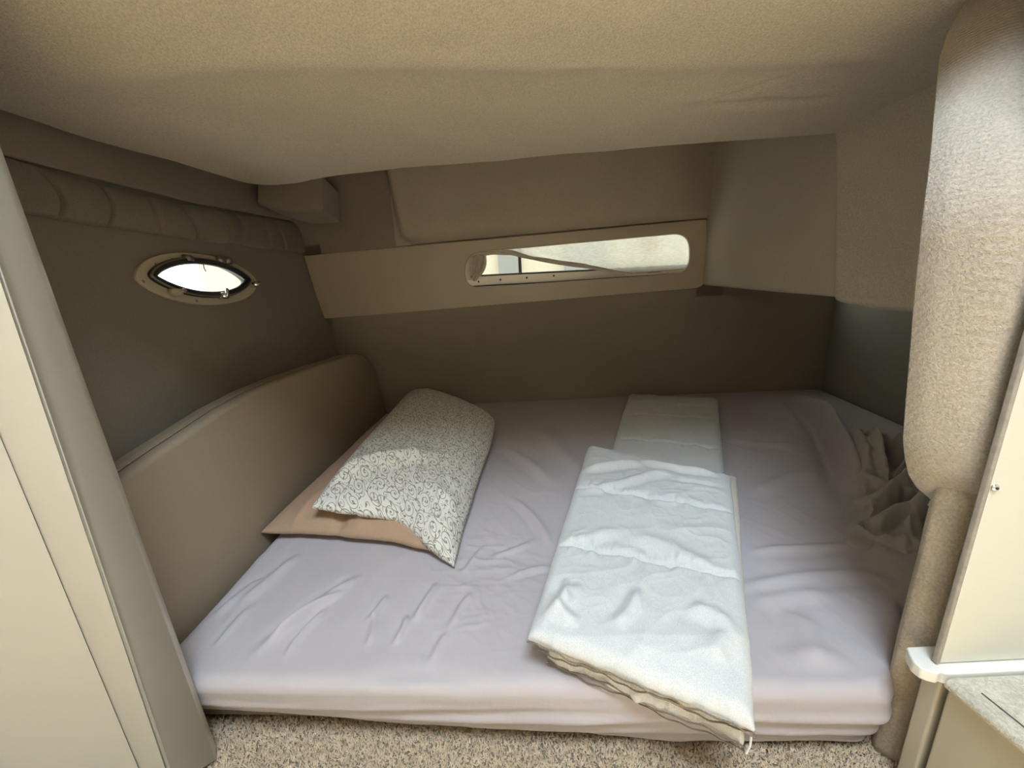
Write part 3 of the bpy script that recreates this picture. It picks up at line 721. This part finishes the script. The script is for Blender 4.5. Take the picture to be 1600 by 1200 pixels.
for j, s in enumerate(S_):
    z = tz * (1 - s) + bz * s
    o_ = 0.026 * (4 * s * (1 - s)) ** 0.45
    wob = 0.003 * fbm(ys * 22, ys * 0 + s * 2, 61) * (s * (1 - s) * 4)
    cr_ = np.zeros_like(ys)
    for k, fy in enumerate(foldy):
        d = (ys - fy - 0.012 * sin(s * 3 + k)) ; cr_ += (0.016 + 0.005 * sin(k * 2)) * np.exp(-(np.abs(d) / 0.0040) ** 1.3) * sst(0, 0.2, s + 0.1 * (k % 3)) * (1 - sst(0.85, 1.05, s))
    off = 0.002 + o_ + wob - cr_
    G[:, j, 0] = [lx(y, zz, 0) for y, zz in zip(ys, z)] + off; G[:, j, 1] = ys; G[:, j, 2] = z + 0.003 * fbm(ys * 9, ys * 0 + s, 71)
o = grid('gathered_valance', G, M['band']); tag(o, 'long gathered brown fabric roll running above the porthole', 'valance')

# boxed trim under the ceiling corner
q = [(402, 284), (502, 272), (505, 330), (456, 332), (402, 318)]
pts = [ony(u, v, 1.50) for u, v in q]
o = extrude_poly('corner_box', pts, (-0.05, 0.27, 0), M['wall'], None, bevel=0.006); tag(o, 'small boxed fabric trim tucked under the ceiling in the left corner', 'box')
# moulding between band and ceiling : wall recess strip (slightly proud, lighter lining)
zt0 = lambda y: np.interp(y, tP[:, 1], tP[:, 2])
pts = [(lx(y, zt0(y) + 0.006, 0.012), y, zt0(y) + 0.006) for y in (0.42, 0.8, 1.2, 1.6, wy(-0.9) - 0.006)] + [(lx(y, 1.27, 0.012), y, 1.27) for y in (wy(-0.9) - 0.006, 1.2, 0.42)]
o = extrude_poly('trim_1', pts, (-0.011, 0, 0), M['wall'], None, bevel=0.003); tag(o, kind='structure')

# ================================================================== PADDED OVERHEAD VALANCE ALONG THE BACK
def vy(x): return wy(x, 0.075)
lft = [onp(u, v, A0 + WN * 0.075, WN) for u, v in ((598, 262), (606, 300), (613, 340), (620, 368), (640, 382))]
def ztop(x): return bc[3][1] + 0  # unused
def zbot(x): return 0.862 + (x + 0.87) * (0.922 - 0.862) / 1.73
G = []
xsv = np.r_[np.linspace(-0.47, -0.40, 14), np.linspace(-0.39, 0.80, 120), np.linspace(0.805, 0.87, 16)]
prof = [(0.0, 0.0), (0.02, 0.000)] 
nz = 60
G = np.zeros((len(xsv), nz, 3))
xe0 = np.array([p[0] for p in lft])[::-1]; ze0 = np.array([p[2] for p in lft])[::-1]
for i, x in enumerate(xsv):
    for j in range(nz):
        s = j / (nz - 1); z = zbot(x) + 0.002 + (1.29 - zbot(x)) * s
        ho = z - zbot(x)
        d = 0.010 + 0.062 * (1 - exp(-ho / 0.022)) + 0.02 * sst(0.0, 0.4, ho)     # bulges out from the foot
        xleft = np.interp(z, ze0, xe0); e_ = np.clip((x - xleft) / 0.035 + 0.02, 0, 1)
        d *= sqrt(max(0, 1 - (1 - e_) ** 2))
        fade = sst(0.86, 0.66, x)     # melts into the side padding on the right
        d = d * (0.35 + 0.65 * fade) + 0.0025 * vn(x * 5, z * 7, 81)
        G[i, j] = (x, wy(x, max(0.001, d)), z)
o = grid('padded_valance', G, M['pad']); tag(o, 'long padded fabric overhang above the slotted window board', 'valance')

# ================================================================== SIDE PADDING (RIGHT)
XA = 0.85
def onA(u, v, x=XA): return onx(u, v, x)
# A: from back wall to the vertical seam
aL = [onA(1103, 343 + (448 - 343) * t) for t in (0, 1)]
botA = [(1.752, 0.645), (onA(1200, 458)[1], onA(1200, 458)[2]), (onA(1290, 466)[1], onA(1290, 466)[2]), (0.90, onA(1290, 466)[2] - 0.01)]
n1, n2 = 80, 60; G = np.zeros((n1, n2, 3)); by = np.array([b[0] for b in botA])[::-1]; bz_ = np.array([b[1] for b in botA])[::-1]
for i, y in enumerate(np.linspace(wy(XA) - 0.012, 0.90, n1)):
    zb0 = np.interp(y, by, bz_) - 0.009
    for j in range(n2):
        s = j / (n2 - 1)
        if j < 8: a = (j / 8) * pi / 2; G[i, j] = (XA + 0.02 + 0.3 * (1 - j / 8) ** 2 - 0.02 * sin(a), y, zb0 + 0.014 * (1 - sin(a)) * 0 + 0.02 * (1 - cos(a)) ); continue
        t = (j - 8) / (n2 - 9); z = zb0 + 0.02 + (1.29 - zb0 - 0.02) * t
        G[i, j] = (XA + 0.003 * vn(y * 5, z * 5, 91) + 0.0 * t, y, z)
pbk = empty('padded_bulkhead', (XA + 0.02, 1.1, 0.6)); tag(pbk, 'fabric-padded bulkhead above the foot of the bed, right of the slot', 'bulkhead')
grid('side_panel', G, M['pad_light'], pbk)
# B: thicker padded block nearer the camera
XB = 0.822
bB = [onA(1316, 474, XB), onA(1345, 480, XB), (onA(1400, 485, XB)), onA(1432, 489, XB)]
by = [0.38] + [p[1] for p in bB][::-1] + [1.12]; bz_ = [q_z - 0.020 for q_z in [bB[-1][2] - 0.02] + [p[2] for p in bB][::-1] + [bB[0][2] + 0.01]]
yB1 = onA(1308, 400, XB)[1]
n1, n2 = 90, 60; G = np.zeros((n1, n2, 3))
for i in range(n1):
    if i < 12:
        a = (i / 12) * pi / 2; y = yB1 + 0.012 - 0.035 * (1 - cos(a)); xo = 0.035 * (1 - sin(a))
    else: y = (yB1 - 0.023) - (yB1 - 0.023 - 0.40) * (i - 12) / (n1 - 13); xo = 0
    zb0 = np.interp(y, by, bz_) + 0.03 * (1 - sin(min(i, 12) / 12 * pi / 2))
    for j in range(n2):
        if j < 10: a = (j / 10) * pi / 2; G[i, j] = (XB + 0.03 + xo + 0.25 * (1 - j / 10) ** 2 - 0.03 * sin(a), y, zb0 + 0.03 * (1 - cos(a))); continue
        t = (j - 10) / (n2 - 11); z = zb0 + 0.03 + (1.29 - zb0 - 0.03) * t
        G[i, j] = (XB + xo + 0.003 * vn(y * 6, z * 6, 92), y + (0.07 * (z - 0.62) / 0.4 if i < 40 else 0.07 * (z - 0.62) / 0.4 * (n1 - 1 - i) / 50), z)
grid('side_block', G, M['headliner'], pbk)['label'] = 'thicker fleece-covered block nearer the column'

# ================================================================== PADDED CORNER COLUMN (hangs at the opening, right)
def colY(z): return 0.42 + 0.20 * sst(0.72, 1.10, z)
edge = [(1600, -110), (1520, -20), (1480, 50), (1468, 90), (1463, 150), (1455, 230), (1440, 350), (1431, 430), (1425, 490), (1420, 560), (1415, 630), (1411, 690), (1414, 718), (1421, 742), (1437, 764), (1460, 782), (1480, 800), (1500, 812)]
def oncol(u, v):
    z = 0.7
    for _ in range(30): p = ony(u, v, colY(z) + 0.015); z = 0.5 * z + 0.5 * p[2]
    return p
eu = np.interp(np.linspace(0, len(edge) - 1, 90), range(len(edge)), [q[0] for q in edge]); ev = np.interp(np.linspace(0, len(edge) - 1, 90), range(len(edge)), [q[1] for q in edge])
ce = np.array([oncol(u, v) for u, v in zip(eu, ev)])
zmin = ce[-1, 2]
zz = ce[:, 2]; xx = ce[:, 0]
o_ = np.argsort(zz)
n1, n2 = 150, 70; G = np.zeros((n1, n2, 3))
for i in range(n1):
    t = i / (n1 - 1); z = zmin + (1.05 - zmin) * (t ** 1.3)
    xl_ = np.interp(z, zz[o_], xx[o_]); yc = colY(z)
    lobe = sst(zmin - 0.005, zmin + 0.09, z)
    for j in range(n2):
        s = j / (n2 - 1)
        if s < 0.2:      # hidden back side
            y = yc + 0.015 + 0.10 * (1 - s / 0.2) * (0.3 + 0.7 * lobe); x = xl_ * (y / (yc + 0.015)) ** 1.12 + 0.003 * (1 - s / 0.2)
        elif s < 0.3:
            a = (s - 0.2) / 0.1; y = yc + 0.015 - 0.008 * a; x = xl_ + 0.0005 * a * a
        else:
            q_ = (s - 0.3) / 0.7; y = yc + 0.007 - 0.050 * sst(-0.05, 0.16, q_) * lobe; x = xl_ + 0.0005 + (0.80 - xl_) * q_ ** 1.3 + 0.012 * sst(0, 0.3, q_)
        dd_ = (1 - lobe ** 0.5) * 0.05
        y = y + dd_ * 0.3
        G[i, j] = (x, y + 0.002 * vn(x * 14, z * 12, 95), z)
# close the bottom of the lobe
b_ = G[0].copy(); mid = b_.copy(); mid[:, 1] = 0.5 * (b_[:, 1] + 0.50); mid[:, 2] -= 0.0; 
Gc = np.concatenate([mid[None], G], 0)
o = grid('padded_column', Gc, M['column'], thick=-0.004); tag(o, 'fleece-covered padded column hanging at the right of the berth opening', 'column')

# carpeted post beneath it
z_t = zmin + 0.07
po = empty('carpeted_post', (0.53, 0.42, ZF)); tag(po, 'beige carpeted post under the padded column at the foot of the mattress', 'post')
p0 = onz(1365, 1165, ZF)
X0 = p0[0]; 
sec = [(X0 + 0.10, 0.47), (X0 + 0.07, 0.462), (X0 + 0.045, 0.445), (X0 + 0.020, 0.428), (X0 + 0.006, 0.418), (X0 + 0.001, 0.410), (X0 + 0.004, 0.402), (X0 + 0.014, 0.394), (X0 + 0.03, 0.390), (X0 + 0.05, 0.389), (X0 + 0.10, 0.389)]
nz = 40; G = np.zeros((nz, 60, 3)); sec = np.array(sec); st = np.linspace(0, len(sec) - 1, 60)
for i in range(nz):
    z = ZF + (z_t + 0.02 - ZF) * i / (nz - 1)
    G[i, :, 0] = np.interp(st, range(len(sec)), sec[:, 0]) + 0.0008 * vn(st * 0.7, st * 0 + z * 18, 96); G[i, :, 1] = np.interp(st, range(len(sec)), sec[:, 1]); G[i, :, 2] = z
grid('carpet_wrap', G, M['post'], po, thick=0.004)

# ================================================================== CREAM DOOR-SIDE PANEL, LEDGE, STEP (RIGHT)
YP = 0.36
pa = ony(1455, 1031, YP + 0.005); pb = ony(1600, 480, YP)
cp = empty('cream_panel', (0.7, YP, 0.25)); tag(cp, 'glossy cream panel with one screw at the right edge of the view', 'panel')
zb_ = pa[2]; pts = [(pa[0] + 0.005, YP, zb_), (1.56, YP, zb_ + 0.0), (1.56, YP, 1.95), (pa[0] + 0.005, YP, 1.95)]
extrude_poly('panel_face', pts, (0, 0.006, 0), M['cream'], cp, bevel=0.0015)
extrude_poly('raw_edge_strip', [(pa[0], YP - 0.001, zb_), (pa[0] + 0.0045, YP - 0.001, zb_), (pa[0] + 0.0045, YP - 0.001, 1.95), (pa[0], YP - 0.001, 1.95)], (0, 0.0065, 0), M['edge'], cp, bevel=0.0015)
s_ = ony(1555, 762, YP - 0.001); screw(cp, s_, (0, -1, 0.1), 0.0042, M['chrome'])
screw(cp, s_ + np.array([0, -0.0022, 0]), (0, -1, 0.1), 0.0016, M['rubber'], 'screw_slot')
# ledge
lg = onz(1422, 1025, zb_ - 0.002); 
z0 = zb_ - 0.002
lt = [ony(1422, 1027, 0.375), ony(1600, 1050, 0.340)]
LX = lt[0][0]
LX = 0.467
bm_pts = [(LX + 0.004, 0.376, z0), (LX - 0.001, 0.366, z0), (LX, 0.357, z0), (LX + 0.006, 0.353, z0), (LX + 0.013, 0.350, z0), (LX + 0.017, 0.352, z0), (LX + 0.022, 0.349, z0), (1.25, 0.349, z0), (1.25, 0.385, z0), (LX + 0.01, 0.385, z0)]
o = extrude_poly('white_ledge', bm_pts, (0, 0, -0.016), M['white_trim'], None, bevel=0.002); tag(o, 'narrow white ledge with a chipped end under the cream panel', 'ledge')
# step unit: cream side + carpeted tread
su = empty('step_unit', (0.7, 0.1, ZF)); tag(su, 'cream step box with a carpeted tread in the lower right corner', 'step')
zs = z0 - 0.003
e0 = onz(1478, 1055, zs); e1 = onz(1600, 1155, zs); kx = (e1[0] - e0[0]) / (e1[1] - e0[1])
def sx_(y): return e0[0] + (y - e0[1]) * kx
y0s = 0.3475
side_ = [(sx_(y0s) + 0.003, y0s, zs - 0.012), (sx_(-0.3) + 0.003, -0.3, zs - 0.012), (1.25, -0.3, zs - 0.012), (1.25, y0s, zs - 0.012)]
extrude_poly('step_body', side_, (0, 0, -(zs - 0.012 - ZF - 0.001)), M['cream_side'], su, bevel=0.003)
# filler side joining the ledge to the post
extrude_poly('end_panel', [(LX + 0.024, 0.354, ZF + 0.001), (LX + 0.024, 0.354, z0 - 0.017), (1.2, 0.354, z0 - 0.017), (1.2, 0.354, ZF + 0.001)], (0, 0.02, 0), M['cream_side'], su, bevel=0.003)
tr = [(sx_(y0s) - 0.002, y0s, zs - 0.0115), (sx_(-0.3) - 0.002, -0.3, zs - 0.0115), (1.25, -0.3, zs - 0.0115), (1.25, y0s, zs - 0.0115)]
extrude_poly('carpet_tread', tr, (0, 0, 0.0125), M['tread'], su, bevel=0.004)
tube('carpet_binding', [(sx_(y) - 0.003, y, zs - 0.004) for y in np.linspace(y0s - 0.004, -0.28, 60)], 0.0065, M['tread'], su)
tube('binding_stitch', [(sx_(y) + 0.013, y, zs + 0.0012) for y in np.linspace(y0s - 0.02, -0.28, 60)], 0.0009, M['seam'], su)

# ================================================================== LEFT DOOR PARTITION
dj = empty('trim_2', (-0.52, 0.42, ZF)); tag(dj, kind='structure')
a = onz(330, 1155, 0.06); 
xe = -0.477
s1 = [(xe, 0.452), (xe - 0.004, 0.440), (xe - 0.012, 0.430)]
# outer return strip (tan), then white face, seam, wide panel
j1 = ony(260, 1200, 0.405); j0 = ony(0, 430, 0.405); j2 = ony(220, 1200, 0.395); j3 = ony(0, 670, 0.395)
def strip(name, pts_, dx, mat, z1=1.96, bev=0.004, seg=3):
    h = z1 - ZF; n = len(pts_)
    bm = bmesh.new()
    lo = [bm.verts.new((x, y, ZF + 0.002)) for x, y in pts_]; hi = [bm.verts.new((x + d * h, y, z1)) for (x, y), d in zip(pts_, dx)]
    bm.faces.new(lo); bm.faces.new(hi[::-1])
    for i in range(n): bm.faces.new((lo[i], lo[(i + 1) % n], hi[(i + 1) % n], hi[i]))
    bmesh.ops.recalc_face_normals(bm, faces=bm.faces)
    bmesh.ops.bevel(bm, geom=[e for e in bm.edges if e.calc_face_angle(0) > 0.3], offset=bev, segments=seg, affect='EDGES', clamp_overlap=True)
    me = bpy.data.meshes.new(name); bm.to_mesh(me); bm.free()
    o = link(name, me, mat, dj); o.modifiers.new('wn', 'WEIGHTED_NORMAL'); return o
def lean(u0, v0, u1, v1, y): a = ony(u0, v0, y); b = ony(u1, v1, y); k = (a[0] - b[0]) / (a[2] - b[2]); return b[0] + (ZF - b[2]) * k, k
xr_, kr = lean(0, 235, 330, 1150, 0.436); x1_, k1 = lean(0, 430, 260, 1200, 0.404); x2_, k2 = lean(0, 670, 220, 1200, 0.396)
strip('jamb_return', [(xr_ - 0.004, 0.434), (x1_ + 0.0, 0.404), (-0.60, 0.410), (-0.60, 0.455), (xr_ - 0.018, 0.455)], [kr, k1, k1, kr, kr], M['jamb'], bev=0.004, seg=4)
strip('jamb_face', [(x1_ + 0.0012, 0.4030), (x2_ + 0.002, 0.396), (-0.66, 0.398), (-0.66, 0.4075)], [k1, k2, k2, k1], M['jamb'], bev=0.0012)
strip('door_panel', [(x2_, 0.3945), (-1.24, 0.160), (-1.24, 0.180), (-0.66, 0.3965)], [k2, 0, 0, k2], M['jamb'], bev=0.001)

# ================================================================== PILLOWS
def bil(c, s, t):  # c: 4 corners FL, FR, BR, BL ; s along front, t to the back
    c = [np.array(q)[None, None, :] for q in c]; s = s[..., None]; t = t[..., None]
    return c[0] * (1 - s) * (1 - t) + c[1] * s * (1 - t) + c[2] * s * t + c[3] * (1 - s) * t
def make_pillow(name, cs, h, hb_, mat, wr, seed, pinch=0.05, uvsize=(0.45, 0.7), extra=None, n=150, m=190, sag=None, rback=0):
    s, t = np.meshgrid(np.linspace(0, 1, n), np.linspace(0, 1, m), indexing='ij')
    a, b = 2 * s - 1, 2 * t - 1
    # sides bow inwards between the corners
    s2 = 0.5 + (s - 0.5) * (1 - pinch * (1 - b ** 2)); t2 = 0.5 + (t - 0.5) * (1 - pinch * (1 - a ** 2))
    # slightly irregular hem
    s2 = s2 + 0.008 * fbm(t * 6, s * 0 + seed, seed) * np.abs(a) ** 3; t2 = t2 + 0.008 * fbm(s * 6, t * 0 + seed, seed + 3) * np.abs(b) ** 3
    if rback:
        t2 = t2 + 0.045 * np.exp(-((s - 0.60) / 0.24) ** 2) * (1 - sst(0, 0.35, t))
        s2 = 0.5 + (s2 - 0.5) * (1 - rback * t ** 9); t2 = t2 + 0.5 * rback * (1 - a ** 2) * t ** 4 - 0.2 * rback * t ** 4
    Pm = bil(cs, s2, t2)
    prof = (np.clip(1 - a ** 4, 0, 1) ** 0.55) * (np.clip(1 - b ** 4, 0, 1) ** 0.55)
    edge_ = (1 - np.abs(a) ** 8) * (1 - np.abs(b) ** 8)
    top = h * prof + wr * edge_ * (0.6 * ridged(s * 4 + t * 1.5, t * 3, seed) + 0.5 * fbm(s * 3, t * 4, seed + 1)) * prof
    if extra is not None: top = top + extra(s, t) * edge_
    T = Pm.copy(); T[..., 2] += np.maximum(top, 0.002 * edge_)
    B = Pm.copy(); B[..., 2] -= hb_ * prof * 1.0
    if sag is not None: T[..., 2], B[..., 2] = sag(T, B)
    du = np.linalg.norm(np.diff(T, axis=0), axis=2); dv = np.linalg.norm(np.diff(T, axis=1), axis=2)
    U = np.concatenate([np.zeros((1, m)), np.cumsum(du, 0)], 0); V = np.concatenate([np.zeros((n, 1)), np.cumsum(dv, 1)], 1)
    U = U - U[n // 2:n // 2 + 1, :]; V = V - V[:, m // 2:m // 2 + 1]
    uv = np.stack([U, V], 2)
    return pillow_mesh(name, T, B, mat, None, uv)
z1 = ZM + 0.020
cs = [onz(406, 834, z1), onz(700, 868, z1), onz(770, 720, z1), onz(606, 640, z1)]
cs[3] = np.array([-0.545, 1.60, z1 + 0.012]); cs[2] = np.array([-0.10, 1.48, z1 + 0.005])
def ex_p(s, t): return -0.030 * np.exp(-(((s - 0.42) / 0.035) ** 2 + (t / 0.10) ** 2)) + 0.008 * np.exp(-((s - 0.16 - 0.3 * t) / 0.03) ** 2) * np.exp(-(t / 0.25) ** 2) + 0.006 * np.exp(-((s - 0.50 - 0.4 * t) / 0.03) ** 2) * np.exp(-(t / 0.25) ** 2)
o = make_pillow('pillow', cs, 0.052, 0.012, M['peach'], 0.010, 101, 0.05, extra=ex_p); tag(o, 'flat peach pillow lying against the headboard under the printed one', 'pillow', 'pillows at the head of the bed')
# scroll printed pillow lying on it, right front corner hanging down to the sheet
cs = [onz(486, 792, ZM + 0.085), onz(708, 890, ZM + 0.012), onz(785, 655, ZM + 0.05), onz(646, 606, ZM + 0.085)]
def ex_s(s, t):
    d = (t - (0.06 + 0.36 * s)) ; g = np.exp(-(d / 0.035) ** 2) * sst(0.0, 0.12, s) * (1 - sst(0.5, 0.75, s))
    shelf = -0.020 * sst(0.02, -0.05, d) * sst(0, 0.15, s) * (1 - sst(0.55, 0.95, s))
    fo = 0.010 * np.exp(-((t - 0.12 - 0.05 * s) / 0.03) ** 2) * sst(0.65, 0.9, s) + 0.006 * np.exp(-((s - 0.86 + 0.3 * t) / 0.02) ** 2) * np.exp(-(t / 0.2) ** 2)
    return 0.020 * g + shelf * 0.6 + fo
o = make_pillow('pillow', cs, 0.070, 0.003, M['scroll'], 0.014, 131, 0.045, rback=0.16, uvsize=(0.52, 0.80), extra=ex_s, n=200, m=240); tag(o, 'white pillow printed with brown vine scrolls, tilted on the peach pillow', 'pillow', 'pillows at the head of the bed')

# ================================================================== FOLDED QUILT
qr = empty('folded_quilt', (0.35, 0.9, ZM)); tag(qr, 'white quilt folded into a long strip lying across the bed', 'quilt')
def quilt_layer(name, cs, zb_, th, seams, seed, mat, n=150, m=260, puff=0.010, curl=0.0, parent=qr, amp=0.004, drape=True, wedge=0.0, soft=()):
    """cs: FL, FR, BR, BL in plan; closed puffed slab"""
    s, t = np.meshgrid(np.linspace(0, 1, n), np.linspace(0, 1, m), indexing='ij')
    c3 = [np.array([q[0], q[1], 0]) for q in cs]
    s2 = s + 0.010 * fbm(t * 7, s * 0 + 0.5, seed) * np.abs(2 * s - 1) ** 2; t2 = t + 0.008 * fbm(s * 7, t * 0 + 0.5, seed + 2) * np.abs(2 * t - 1) ** 2
    Pm = bil(c3, s2, t2); X, Y = Pm[..., 0], Pm[..., 1]
    a, b = 2 * s - 1, 2 * t - 1
    L = np.linalg.norm(c3[3] - c3[0]); W = np.linalg.norm(c3[1] - c3[0])
    er = 0.016
    es = np.minimum(s, 1 - s) * W / er; et = np.minimum(t, 1 - t) * L / er
    rs = np.sqrt(1 - (1 - np.clip(es, 0, 1)) ** 2); rt = np.sqrt(1 - (1 - np.clip(et, 0, 1)) ** 2)
    rnd = rs * rt
    z = np.zeros_like(s)
    for (t0, t1) in seams:
        d = (t - (t0 * (1 - s) + t1 * s) + 0.004 * np.sin(s * 23 + seed)) * L
        z -= puff * 0.85 * np.exp(-(np.abs(d) / 0.0055) ** 1.4)
        # puckers beside the seam
        z += 0.0045 * np.exp(-((np.abs(d) - 0.012) / 0.012) ** 2) * fbm(s * 26, np.sign(d) * 3 + t * 6, seed + 5)
    z += amp * (ridged(s * 2.4 + t * 2, t * 5 - s * 1.5, seed, 3) - 0.3) + 0.5 * amp * fbm(s * 7, t * 12, seed + 7)
    if soft: z = z + crease(X, Y, soft)
    top = th + (puff * 0.5 + z) * np.clip(np.minimum(es, et) / 2.2, 0, 1) ** 0.6
    base = zb_ + wedge * s * (1 - sst(0, 0.4, t))
    yf = yfront(X) + 0.012
    over = np.clip(yf - Y, 0, None)
    hang = -over * 0.25 if drape else 0
    T = Pm.copy(); T[..., 2] = base + hang + th * 0.5 + (top - th * 0.5) * rnd
    B = Pm.copy(); B[..., 2] = base + hang + th * 0.5 - th * 0.5 * rnd
    uv = np.stack([s * W, t * L], 2)
    o = pillow_mesh(name, T, B, mat, parent, uv)
    return o, T
def g2(u, v, z): p = onz(u, v, z); return p[:2]
zq = ZM + 0.012
# lower strip running to the back wall
lowc = [g2(905, 1040, zq + .02), g2(1168, 1100, zq + .02), g2(1124, 621, zq + 0.03), g2(982, 615, zq + 0.03)]
lowc = [(0.030, 0.447), (0.256, 0.341), g2(1122, 622, zq + 0.025), g2(982, 614, zq + 0.025)]
LF, _ = quilt_layer('lower_fold', lowc, zq - 0.004, 0.028, [(0.78, 0.80), (0.9, 0.905), (0.6, 0.6)], 201, M['quilt'])
# middle fold, a bit narrower, its right edge peeps out
midc = [(0.018, 0.444), (0.262, 0.339), g2(1152, 742, zq + 0.04), g2(945, 705, zq + 0.04)]
MF, _ = quilt_layer('middle_fold', midc, zq + 0.023, 0.017, [(0.4, 0.4)], 211, M['quilt_in'], puff=0.003, amp=0.002, n=90, m=140)
def sq(u0, v0, u1, v1, w_, h_): a = onz(u0, v0, ZM + 0.07); b = onz(u1, v1, ZM + 0.07); return (a[0], a[1], b[0], b[1], w_, h_)
zt2 = zq + 0.043
topc = [g2(823, 1003, zt2 + 0.008), g2(1182, 1122, zt2 + 0.01), g2(1142, 744, zt2 + 0.018), g2(919, 697, zt2 + 0.018)]
TOPC = topc
UF, TT = quilt_layer('upper_fold', topc, zt2, 0.024, [(0.30, 0.36), (0.62, 0.70)], 221, M['quilt'], puff=0.011, amp=0.0048, soft=[sq(905, 738, 1010, 732, .012, .006), sq(1000, 725, 1125, 752, .010, .005), sq(900, 772, 1060, 745, .012, .004), sq(1050, 755, 1130, 770, .010, -.003), sq(880, 858, 960, 838, .012, .003), sq(985, 845, 1120, 900, .018, .004), sq(905, 925, 850, 985, .012, .005), sq(860, 960, 905, 985, .010, .004), sq(1000, 935, 960, 990, .010, .004), sq(1075, 960, 1150, 990, .012, .004), sq(880, 915, 890, 960, .008, .003), sq(1110, 1040, 1150, 990, .014, .004)], n=220, m=340)
# brown overlocked edges showing at the open end
def edge_line(cs, z, dz, dy, k, ph):
    a = np.array([*cs[0], 0]); b = np.array([*cs[1], 0]); out = []
    for i in range(120):
        s = i / 119; p = a * (1 - s) + b * s; yf = yfront(p[0]) + 0.012; over = max(0, yf - p[1])
        out.append((p[0], p[1] + dy, z - over * 0.25 + dz + 0.003 * sin(s * k + ph) + 0.0015 * sin(s * 3.1 * k)))
    return out
def ribbon(name, pts, h, tilt, mat, par):
    """flat overlock tape standing along the open edge, with stitched teeth"""
    R_ = []
    for i, p in enumerate(pts):
        hh = h * (0.75 + 0.35 * (i % 2)); R_.append([(p[0], p[1] + tilt * 0, p[2] - hh / 2), (p[0], p[1] - 0.0012, p[2]), (p[0], p[1], p[2] + hh / 2)])
    o = grid(name, np.array(R_), mat, par, thick=0.0015); o['label'] = 'brown overlocked edge'; return o
ribbon('overlock_edge', edge_line(topc, zt2, 0.010, -0.003, 16, 0.5), 0.0030, 0, M['stitch'], UF)
ribbon('overlock_edge', edge_line(midc, zq + 0.023, 0.007, -0.003, 19, 2.0), 0.0030, 0, M['stitch'], MF)
ribbon('overlock_edge', edge_line(lowc, zq - 0.004, 0.012, -0.003, 13, 3.2), 0.0028, 0, M['stitch'], LF)
ribbon('overlock_edge', edge_line(lowc, zq - 0.004, 0.002, 0.000, 15, 1.0), 0.0022, 0, M['stitch'], LF)
# stitched right edge seen near the foot of the right side
a = np.array([*g2(1160, 930, zq + 0.03), zq + 0.028]); b = np.array([*g2(1174, 1010, zq + 0.03), zq + 0.026]); a[0] -= 0.002; b[0] -= 0.004
pts = [a * (1 - s) + b * s + np.array([0.003 * sin(s * 6), 0, 0.001 * sin(s * 20)]) for s in np.linspace(0, 1, 30)]
tube('overlock_edge', pts, 0.0015, M['stitch'], MF)
# loose pointed corner hanging at the front
c0 = np.array([TT[-1, 0, 0], TT[-1, 0, 1], TT[-1, 0, 2]])
tube('corner_thread', [c0 + np.array([-0.004, 0, -0.004]), c0 + np.array([-0.006, -0.003, -0.016]), c0 + np.array([-0.010, -0.004, -0.026])], 0.0012, M['quilt'], UF)

# ================================================================== CRUMPLED SHEET AT THE FOOT
def crumple():
    a, b = np.meshgrid(np.linspace(0, 1, 260), np.linspace(0, 1, 240), indexing='ij')
    cs = [np.array([*onz(1318, 868, ZM)[:2], 0]), np.array([*onz(1460, 885, ZM)[:2], 0]), np.array([1.30, 1.18, 0]), np.array([*onz(1322, 690, ZM)[:2], 0])]
    cs[0] = np.array([0.62, 0.655, 0]); cs[1] = np.array([0.86, 0.56, 0])
    Pm = bil(cs, a, b); X, Y = Pm[..., 0], Pm[..., 1]
    Xw = X + 0.03 * fbm(X * 6, Y * 6, 301); Yw = Y + 0.03 * fbm(X * 6, Y * 6, 302)
    bd = np.minimum(np.minimum(a, 1 - a), np.minimum(b, 1 - b)); en = sst(0.02, 0.20, bd + 0.09 * fbm(a * 4, b * 4, 303))
    fl_ = [seg(1350, 835, 1450, 815, .010, .022), seg(1330, 842, 1440, 862, .008, .020), seg(1345, 800, 1440, 770, .016, .030), seg(1380, 760, 1400, 720, .010, .020), seg(1365, 690, 1390, 750, .010, .018), seg(1400, 700, 1420, 760, .008, .015),
           seg(1345, 690, 1372, 770, .010, .022), seg(1400, 860, 1445, 800, .010, .022), seg(1415, 845, 1450, 870, .008, .018), seg(1380, 800, 1440, 790, .008, .016)]
    z = 0.036 * ridged(Xw * 5.5 + Yw * 2, Yw * 5 - Xw * 2.5, 311, 3) + 0.016 * fbm(Xw * 9, Yw * 9, 312) + crease(Xw, Yw, fl_) + 0.016
    z = np.maximum(z, 0.004) * en
    z = z - 0.012 * (1 - sst(0.0, 0.10, en))
    P_ = np.stack([X + 0.01 * fbm(X * 14, Y * 14, 305) * en, Y + 0.01 * fbm(X * 14, Y * 14, 306) * en, ZM + bed_z(X, Y) + 0.003 + z], 2)
    return grid('crumpled_sheet', P_, M['sheet2'])
o = crumple(); tag(o, 'crumpled grey-white sheet heaped at the foot of the bed behind the post', 'sheet')
